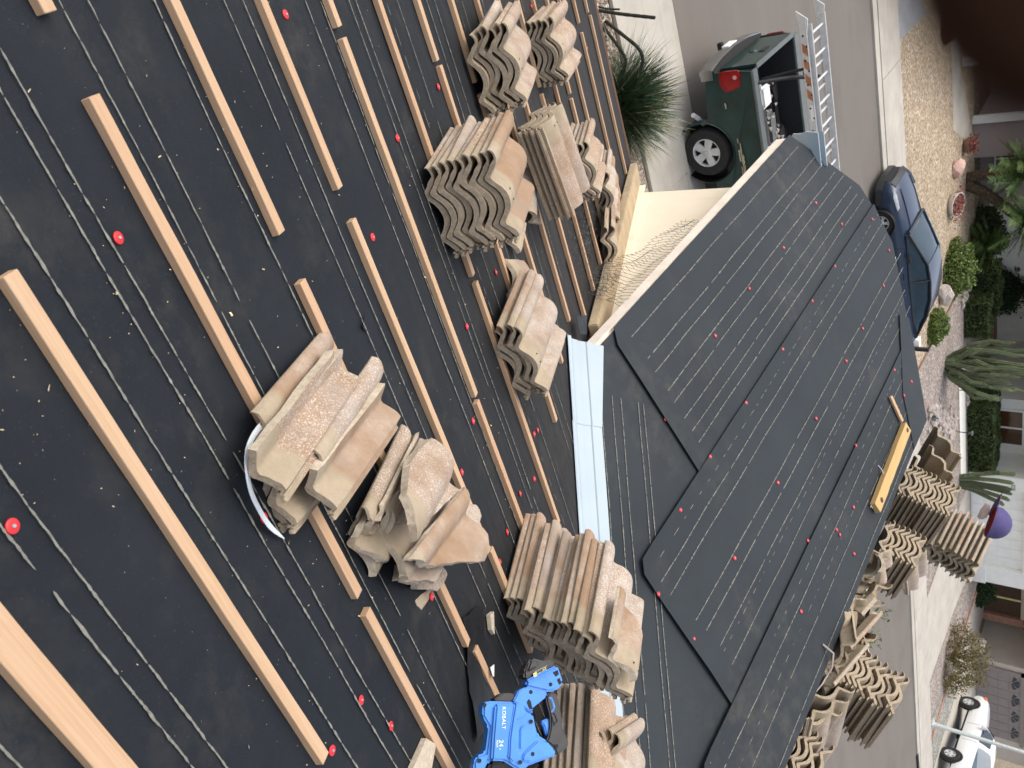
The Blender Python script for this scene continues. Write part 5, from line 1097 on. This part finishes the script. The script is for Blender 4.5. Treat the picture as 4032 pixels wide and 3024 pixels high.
box('outlet_plate', (46.2, 31.97, 1.0), (46.4, 31.995, 1.2), 'white_paint', th_)

# ------------------------------------------------------------------ plants
def leaves(name, mat, pts, size, parent, seed, aspect=.55, up=.35):
    rd = random.Random(seed); vs = []; fs = []
    for p in pts:
        n = Vector((rd.gauss(0, 1), rd.gauss(0, 1), rd.gauss(up, 1))).normalized(); t = n.orthogonal().normalized(); t = Matrix.Rotation(rd.uniform(0, 6.28), 3, n) @ t; b = n.cross(t)
        s = size * rd.uniform(.6, 1.35); k = len(vs); p = Vector(p)
        vs += [p - t * s, p + b * s * aspect + n * s * .15, p + t * s, p - b * s * aspect + n * s * .15]; fs.append((k, k + 1, k + 2, k + 3))
    g = G(); g.add(vs, fs); o = g.obj(name, mat, parent, recalc=False); o['kind'] = 'stuff'; return o
def hedge(a, b, label, n, seed, leaf='hedge_leaf', size=.05, round_=.12, group=None, name='hedge', cat='hedge'):
    c = [(a[i] + b[i]) / 2 for i in range(3)]; o = empty(name, (c[0], c[1], 0), label, cat, group); rd = random.Random(seed); pts = []
    hx, hy, hz = (b[0] - a[0]) / 2, (b[1] - a[1]) / 2, (b[2] - a[2])
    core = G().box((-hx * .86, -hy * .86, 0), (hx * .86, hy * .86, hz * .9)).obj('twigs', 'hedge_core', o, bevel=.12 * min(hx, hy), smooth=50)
    while len(pts) < n:
        p = Vector((rd.uniform(-1, 1), rd.uniform(-1, 1), rd.uniform(0, 1))); k = rd.randrange(3)
        if k == 0: p.x = math.copysign(1, p.x)
        elif k == 1: p.y = math.copysign(1, p.y)
        else: p.z = 1
        q = Vector((p.x * hx, p.y * hy, p.z * hz)); e = noise.noise(q * 1.7 + Vector((seed, 0, 0))) * round_ + noise.noise(q * 5 + Vector((seed, 0, 0))) * round_ * .5 - abs(rd.gauss(0, .04))
        q += Vector((p.x, p.y, p.z * .8)).normalized() * e
        pts.append((q.x, q.y, max(.02, q.z)))
    leaves('leaf_mass', leaf, pts, size, o, seed); return o
def bush(c, r, label, n, seed, leaf='bush_leaf', size=.05, name='bush', cat='bush', core=.62, group=None):
    o = empty(name, c, label, cat, group); rd = random.Random(seed); pts = []
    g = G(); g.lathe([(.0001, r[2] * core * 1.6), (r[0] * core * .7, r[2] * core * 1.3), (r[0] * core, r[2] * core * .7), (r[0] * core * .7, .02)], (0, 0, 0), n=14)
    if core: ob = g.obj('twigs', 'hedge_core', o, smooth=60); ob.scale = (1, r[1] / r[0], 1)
    for k in range(n):
        d = Vector((rd.gauss(0, 1), rd.gauss(0, 1), abs(rd.gauss(0, .9)))).normalized(); rr = rd.uniform(.68, 1.0) + .28 * noise.noise(d * 2.4 + Vector((seed, 0, 0))) + .12 * noise.noise(d * 7 + Vector((seed, 0, 0)))
        pts.append((d.x * r[0] * rr, d.y * r[1] * rr, max(.02, d.z * r[2] * rr * 1.15)))
    leaves('leaf_mass', leaf, pts, size, o, seed); return o
hedge((16.9, 31.9, 0), (18.9, 32.9, .98), 'tall clipped hedge block left of the shorter hedge block', 5200, 1)
hedge((17.75, 30.75, 0), (19.3, 31.75, .84), 'short clipped hedge block nearer the white front door', 4600, 2)
hedge((22.75, 31.0, 0), (26.2, 32.5, 1.0), 'long clipped hedge under the brown window', 9500, 3)
bush((15.15, 28.6, 0), (1.0, 1.1, .72), 'bright green rounded bush beside the blue sedan roof', 5200, 4, size=.055)
bush((15.85, 25.9, 0), (.58, .72, .42), 'low green bush behind the blue sedan boot', 2600, 5, size=.05)
bush((20.0, 36.0, 0), (1.3, .9, 1.35), 'dark leafy shrub against the white house wall', 5000, 6, 'dark_leaf', .06, 'shrub', 'shrub')
bush((16.3, 33.6, 0), (1.2, .9, .9), 'dark shrub behind the two palm trunks', 3200, 15, 'dark_leaf', .07, 'shrub', 'shrub')
bush((35.4, 32.8, 0), (.75, .7, .75), 'small dark green bush in front of the slatted gate', 3200, 7, 'dark_leaf', .05)
bush((7.0, 29.0, 0), (.6, .6, .35), 'low brown bush by the slate walk', 1500, 8, 'red_plant', .05)
# olive shrub with bare twigs by the white pickup
sh = bush((33.2, 26.6, 0), (1.55, 1.5, 1.35), 'wispy olive brown shrub between driveway and white pickup', 5200, 9, 'olive_leaf', .045, 'shrub', 'shrub', 0)
g = G(); rd = random.Random(31)
for k in range(46):
    a = rd.uniform(0, 6.28); e = rd.uniform(.35, 1.3); d = Vector((math.cos(a) * math.cos(e), math.sin(a) * math.cos(e), math.sin(e))); L = rd.uniform(1.0, 1.7)
    g.tube([(0, 0, .02), d * L * .5 + Vector((rd.uniform(-.1, .1), rd.uniform(-.1, .1), .05)), d * L], [.022, .013, .004], 5)
g.obj('twigs', 'palm_bark', sh)
# cacti
def column(g, pts, r, ribs=9, mi=0):
    pts = [Vector(p) for p in pts]; n = ribs * 2; vs = []; m = len(pts)
    for i, p in enumerate(pts):
        t = (pts[min(i + 1, m - 1)] - pts[max(i - 1, 0)]).normalized(); a = t.orthogonal().normalized(); b = t.cross(a)
        rr = r * (1 if i < m - 2 else .75 if i == m - 2 else .2)
        for k in range(n): th = 2 * math.pi * k / n; q = rr * (1 if k % 2 == 0 else .66); vs.append(p + (a * math.cos(th) + b * math.sin(th)) * q)
    g.add(vs, [(i * n + k, i * n + (k + 1) % n, (i + 1) * n + (k + 1) % n, (i + 1) * n + k) for i in range(m - 1) for k in range(n)] + [tuple(range((m - 1) * n, m * n))])
cc = empty('organ_pipe_cactus', (18.5, 27.7, 0), 'many armed organ pipe cactus in front of white house', 'cactus')
rd = random.Random(17)
for k in range(27):
    f = (k + .5) / 27; s = -1 + 2 * f; s = s * .95 + rd.uniform(-.12, .12); dx = CR.x; dy = CR.y
    spread = s * (1.35 if s > 0 else 1.0); dep = rd.uniform(-1.0, .9); H = 2.7 - .7 * abs(s) + rd.choice((-.9, -.4, 0, .2)) + rd.uniform(-.2, .2)
    ex = Vector((.80, -.55, 0)) * spread + Vector((.55, .80, 0)) * dep
    P = [Vector((0, 0, 0)) + ex * .22, ex * .42 + Vector((rd.uniform(-.12, .12), rd.uniform(-.12, .12), H * .14)), ex * .70 + Vector((rd.uniform(-.2, .2), rd.uniform(-.2, .2), H * .36)), ex * .88 + Vector((rd.uniform(-.14, .14), rd.uniform(-.14, .14), H * .64)), ex * .95 + Vector((0, 0, H * .88)), ex * 1.0 + Vector((0, 0, H * .95)), ex * 1.005 + Vector((0, 0, H))]
    g = G(); column(g, P, rd.uniform(.062, .082), 7); g.obj('arm', 'cactus', cc, smooth=20)
c2_ = empty('columnar_cactus', (25.5, 29.4, 0), 'short green columnar cactus beside the white garage door', 'cactus')
for k, (x, h, l) in enumerate(((-.65, 2.05, -.15), (-.35, 1.95, .05), (-.05, 1.85, .1), (.05, 1.9, .25), (.30, 1.82, .35), (.45, 1.62, .5), (.15, 1.9, -.1), (-.5, 1.5, -.3))):
    g = G(); column(g, [(x * .5, 0, 0), (x * .8, .05, h * .3), (x + l * .5, .08, h * .7), (x + l * .8, .08, h * .93), (x + l, .08, h * .97), (x + l, .08, h)], .085); g.obj('arm', 'cactus', c2_, smooth=20)
# palms
def palm(base, pts, r0, r1, crown_r, nf, seed, label):
    o = empty('palm_tree', base, label, 'palm tree', 'palms growing from one base'); rd = random.Random(seed); b = Vector(base)
    P = [Vector(p) - b for p in pts]; n = 22; Q = [spl(P, min((len(P) - 1) * i / n, len(P) - 1.001)) for i in range(n + 1)]
    g = G().tube(Q, [r0 + (r1 - r0) * i / n + .012 * (i % 2) for i in range(n + 1)], 12); g.obj('trunk', 'palm_bark', o, smooth=60)
    g = G()
    for i in range(2, n * 6):
        t = (len(P) - 1) * i / (n * 6); p = spl(P, min(t, len(P) - 1.001)); a = i * 2.4; rr = r0 + (r1 - r0) * i / (n * 6); d = Vector((math.cos(a), math.sin(a), .0)); u_ = Vector((0, 0, 1)); s = Vector((-math.sin(a), math.cos(a), 0)) * rd.uniform(.02, .05); a += rd.uniform(-.5, .5)
        g.add([p + d * rr * .95 - s, p + d * rr * .95 + s, p + d * (rr + rd.uniform(.01, .07)) + u_ * rd.uniform(.04, .12)], [(0, 1, 2)])
    g.obj('bark_scales', 'palm_boot', o, recalc=False)['kind'] = 'stuff'
    top = P[-1]
    for k in range(nf):
        a = k * 2.399 + rd.uniform(-.2, .2); e = rd.uniform(-.55, 1.4); L = crown_r * rd.uniform(.8, 1.1); g = G(); d = Vector((math.cos(a) * math.cos(e), math.sin(a) * math.cos(e), math.sin(e))); sag = rd.uniform(.25, .6)
        R_ = [top + d * L * f - Vector((0, 0, sag * L * f * f * .7)) for f in (0, .15, .3, .45, .6, .75, .9, 1.0)]
        g.tube(R_, [.014, .012, .010, .008, .007, .005, .004, .002], 4, cap=False)
        for i in range(1, 8):
            for sub in range(5):
                p = R_[i - 1].lerp(R_[i], sub / 5); t = (R_[i] - R_[i - 1]).normalized(); sd_ = t.cross(Vector((0, 0, 1)))
                if sd_.length < .05: continue
                sd_.normalize(); ll = crown_r * .42 * (1 - .55 * ((i + sub / 5) / 8)) * rd.uniform(.8, 1.1)
                for q in (-1, 1):
                    tip = p + (t * .75 + sd_ * q * .75 + Vector((0, 0, rd.uniform(-.25, .3)))).normalized() * ll; wv = t * .017
                    g.add([p - wv, p + wv, p.lerp(tip, .5) + wv * .9, tip, p.lerp(tip, .5) - wv * .9], [(0, 1, 2, 3, 4)])
        g.obj('frond', 'palm_leaf', o, recalc=False)
palm((13.15, 31.75, 0), [(13.15, 31.75, 0), (13.06, 31.75, .4), (12.98, 31.75, .9), (12.95, 31.75, 1.4), (12.95, 31.75, 1.75)], .20, .15, 1.15, 60, 1, 'upright palm with shaggy trunk before the pink house window')
palm((13.35, 31.65, 0), [(13.35, 31.65, 0), (13.65, 31.65, .55), (14.10, 31.65, 1.05), (14.55, 31.65, 1.5), (14.85, 31.65, 1.85)], .20, .15, 1.15, 56, 2, 'leaning palm with bent trunk beside the upright palm')
palm((16.0, 32.4, 0), [(16.0, 32.4, 0), (16.02, 32.4, .15), (16.03, 32.4, .3), (16.05, 32.4, .45)], .13, .11, 1.0, 44, 3, 'low stubby palm between leaning palm and hedges')
# planters and rocks
pt = empty('planter_bowl', (12.9, 29.0, 0), 'large pale bowl planter tipped with reddish succulents', 'planter')
G().lathe([(.0001, .02), (.26, .03), (.38, .16), (.42, .30), (.40, .31), (.36, .18), (.0001, .14)], (0, 0, 0), n=24).obj('bowl', 'pot_white', pt, Matrix.Rotation(R(18), 4, 'X'), smooth=40)
leaves('succulents', 'red_plant', [(random.gauss(.02, .25), random.gauss(.0, .25), .22 + random.uniform(-.08, .2)) for k in range(420)], .05, pt, 3)
pt = empty('planter_bowl', (11.75, 31.3, 0), 'small dark bowl planter of red plants by pink wall', 'planter')
G().lathe([(.0001, .02), (.2, .03), (.28, .14), (.30, .22), (.27, .22), (.0001, .14)], (0, 0, 0), n=20).obj('bowl', 'pot_brown', pt, smooth=40); leaves('succulents', 'red_plant', [(random.gauss(0, .16), random.gauss(.0, .16), .25 + random.uniform(-.08, .2)) for k in range(260)], .045, pt, 4)
o = link('boulder', PR); o.location = (11.95, 29.75, .12); o.scale = (.42, .3, .22); o.rotation_euler = (.1, .2, .6); tag(o, 'knobbly pink boulder on golden gravel near the palms', 'rock')
o = link('boulder', RM[0]); o.location = (15.35, 27.15, .16); o.scale = (.42, .22, .26); tag(o, 'pale boulder between blue sedan and the green bushes', 'rock')
o = link('boulder', RM[1]); o.location = (33.1, 25.9, .1); o.scale = (.34, .3, .2); tag(o, 'brownish boulder at the foot of the olive shrub', 'rock')
pt = empty('garden_pot', (37.7, 31.4, 0), 'round pale garden pot behind the olive shrub', 'pot'); G().lathe([(.0001, .02), (.22, .02), (.34, .22), (.36, .42), (.30, .56), (.27, .56), (.30, .42), (.0001, .36)], (0, 0, 0), n=20).obj('bowl', 'pot_white', pt, smooth=40)
rd = random.Random(8); g = G()
RK = []
for k in range(150):
    t = rd.random(); x = 18.9 + 3.3 * t + rd.gauss(0, .22); y = 25.3 + 3.4 * t + rd.gauss(0, .28); s = rd.uniform(.05, .14)
    o = link('river_stone', RM[k % 3]); o.location = (x, y, s * .35); o.scale = (s * 1.3, s, s * .7); o.rotation_euler = (rd.uniform(-.3, .3), rd.uniform(-.3, .3), rd.uniform(0, 6)); tag(o, 'river stone in the dry stream bed on pink gravel', 'stone', 'river stones in the dry stream bed')
for k in range(60):
    o = link('river_stone', RM[k % 3]); s = rd.uniform(.05, .12)
    if k < 34: o.location = (17.3 + rd.uniform(0, .45), 30.4 + rd.uniform(0, 1.4), s * .4); lb, gp_ = 'small stone edging the two left hedge blocks', 'stones edging the hedge blocks'
    else: o.location = (21.9 + rd.uniform(0, .9), 30.85 + rd.uniform(0, .5), s * .4); lb, gp_ = 'pale stone between front walk and long hedge', 'stones along the front walk'
    o.scale = (s * 1.2, s, s * .7); o.rotation_euler = (0, 0, rd.uniform(0, 6)); tag(o, lb, 'stone', gp_)
for k, (x, y, lb) in enumerate(((21.0, 29.65, 'path light on front walk beside the organ pipe cactus'), (22.75, 29.25, 'path light on front walk before the long hedge'), (20.2, 32.7, 'path light between short hedge and organ pipe cactus'))):
    o = empty('path_light', (x, y, 0), lb, 'path light', 'path lights in the gravel garden'); G().tube([(0, 0, 0), (0, 0, .42)], .018, 6).obj('stake', 'dark', o); G().lathe([(.05, .40), (.055, .50), (.11, .51), (.09, .55), (.0001, .57)], (0, 0, 0), n=12).obj('lamp_head', 'rail_grey', o)
mp = empty('kerb_post', (15.1, 23.3, 0), 'small dark post and white block behind the sedan boot', 'post'); G().box((-.05, -.05, 0), (.05, .05, .5)).obj('post', 'dark', mp); G().box((-.25, .1, 0), (.05, .35, .2)).obj('block', 'white_paint', mp)
tag(box('stone_sphere', (0, 0, 0), (.22, .22, .3), 'rail_grey', None, .09), 'grey rounded stone block on pink gravel beside stream bed', 'stone').location = (18.9, 24.95, 0)
o = empty('garden_bench', (21.1, 36.3, 0), 'dark thin garden ornament stand by the white entry', 'ornament'); G().tube([(0, 0, 0), (.05, 0, .5), (-.1, 0, .75), (.0, 0, .9)], .03, 6).obj('stem', 'pot_brown', o); G().lathe([(.0001, .5), (.13, .58), (.0001, .72)], (0, 0, 0), n=10).obj('ball', 'red_wood', o)
# near side: spiky clump, black stems, bare gravel stones
sp = empty('grass_clump', (2.75, 9.75, 0), 'dense dark spiky grass clump beside the near pavement', 'grass clump'); rd = random.Random(2)
for name, mt, N, LL in (('blades', 'grass_blade', 2300, (.5, 1.02)), ('dry_blades', 'dry_blade', 130, (.7, 1.35))):
    g = G()
    for k in range(N):
        a = rd.uniform(0, 6.283); e = rd.triangular(.12, 1.5, .75); L = rd.uniform(*LL); d = Vector((math.cos(a) * math.cos(e), math.sin(a) * math.cos(e), math.sin(e))); b0 = Vector((rd.gauss(0, .12), rd.gauss(0, .12), .02)); s = d.cross(Vector((0, 0, 1))).normalized() * rd.uniform(.004, .007)
        P = [b0 + d * L * f - Vector((0, 0, (.22 if N < 900 else .10) * L * f * f)) for f in (0, .35, .7, 1)]
        g.add([P[0] - s, P[0] + s, P[1] + s, P[1] - s, P[2] + s * .7, P[2] - s * .7, P[3]], [(0, 1, 2, 3), (3, 2, 4, 5), (5, 4, 6)])
    g.obj(name, mt, sp, recalc=False)['kind'] = 'stuff'
oc = empty('ocotillo', (2.1, 9.8, 0), 'bare black curved plant stems rising beside the spiky clump', 'plant')
for P, r in (([(2.55, 9.8, .02), (2.48, 9.85, .25), (2.3, 9.9, .42), (2.12, 9.9, .42), (1.9, 9.9, .22), (1.7, 9.9, .02)], .022), ([(2.5, 9.75, .0), (2.36, 9.8, .16), (2.2, 9.85, .22), (2.0, 9.85, .14), (1.75, 9.85, .0)], .020), ([(1.55, 9.85, -.02), (1.66, 9.88, .3), (1.78, 9.9, .72)], .021), ([(1.5, 9.85, -.02), (1.56, 9.88, .1), (1.60, 9.9, .26)], .012)):
    P = [Vector(p) - Vector((2.1, 9.8, 0)) for p in P]; Q = [spl(P, min((len(P) - 1) * i / 16, len(P) - 1.001)) for i in range(17)]
    G().tube(Q, [r * (1 + .12 * (i % 2)) for i in range(17)], 7).obj('stem', 'stem_black', oc, smooth=60)
rd = random.Random(6); g = G()
for k in range(1500):
    x, y = rd.uniform(1.2, 4.6), rd.uniform(9.35, 10.08); s = rd.uniform(.010, .026); v = []
    for q in ((1, 0, 0), (0, 1, 0), (-1, 0, 0), (0, -1, 0), (0, 0, 1)): v.append((x + q[0] * s * rd.uniform(.7, 1.2), y + q[1] * s * rd.uniform(.7, 1.2), .004 + max(0, q[2]) * s * .8))
    g.add(v, [(0, 1, 4), (1, 2, 4), (2, 3, 4), (3, 0, 4)])
tag(g.obj('gravel_stones', 'gravel_near', recalc=False), kind='stuff', label='loose gravel stones along the near pavement')
# green sprigs of a young tree in front of the garage
sg = empty('sapling', (7.2, 5.1, 0), 'light green sapling tips rising behind the garage ridge', 'sapling'); rd = random.Random(12)
G().tube([(0, 0, 0), (.05, .05, 2.0), (-.1, .0, 3.6)], [.05, .035, .02], 6).obj('trunk', 'palm_bark', sg)
pts = []
g = G()
for (x, y, z) in ((-.70, .06, 4.10), (-.70, .45, 4.26), (-.70, .08, 4.24), (-.70, -.09, 4.18), (-.66, -.22, 4.22), (-.70, -.38, 4.05), (-.6, .25, 4.0)):
    g.tube([(-.1, 0, 3.55), (x * .7, y * .6, 3.8), (x, y, z)], [.012, .008, .003], 5)
    for k in range(60): f = rd.random() ** .7; p = Vector((-.1, 0, 3.55)).lerp(Vector((x, y, z)), .45 + .55 * f); pts.append((p.x + rd.gauss(0, .045), p.y + rd.gauss(0, .045), p.z + rd.gauss(0, .035)))
g.obj('twigs', 'palm_bark', sg); leaves('leaf_mass', 'sprig', pts, .028, sg, 5, .3)

# ------------------------------------------------------------------ a fingertip close to the lens
def camp(r_, u_, d): return CAMPOS + CR * r_ + CU * u_ + CF * d
fg = empty('person', camp(-.016, .021, .026), 'dark blurred fingertip of the person holding the camera', 'person')
bo = Vector(fg.location)
P = [camp(q[0] - .0019, q[1] + .00205, q[2]) - bo for q in ((-.0118, .0150, .0250), (-.0132, .0172, .0255), (-.0165, .0225, .026), (-.023, .0325, .028), (-.033, .046, .033), (-.045, .062, .042))]
n = 20; Q = [spl(P, min((len(P) - 1) * i / n, len(P) - 1.001)) for i in range(n + 1)]
RR = []
for i in range(n + 1):
    f = i / n; r = .0072 + .0014 * f; r *= math.sqrt(max(.02, 1 - (1 - min(1, f / .16)) ** 2)); r *= 1 + .06 * math.exp(-((f - .62) / .06) ** 2); RR.append(r)
G().tube(Q, RR, 18).obj('finger', 'skin', fg, smooth=80)
g = G(); c = Q[4]; t = (Q[6] - Q[2]).normalized(); up_ = (CU * .3 - CF * -.95); up_ = (up_ - t * up_.dot(t)).normalized(); sd_ = t.cross(up_)
for i in range(5):
    for j in range(7):
        a = R(-48 + 16 * j); ll = -.004 + .0022 * i; g.v.append(tuple(c + t * ll + (up_ * math.cos(a) + sd_ * math.sin(a)) * (.0076 - .0012 * (i == 0))))
g.f = [(i * 7 + j, i * 7 + j + 1, (i + 1) * 7 + j + 1, (i + 1) * 7 + j) for i in range(4) for j in range(6)]; g.mi = [0] * len(g.f); g.obj('fingernail', 'nail_skin', fg, smooth=60)
rb.free()
bpy.context.view_layer.update()
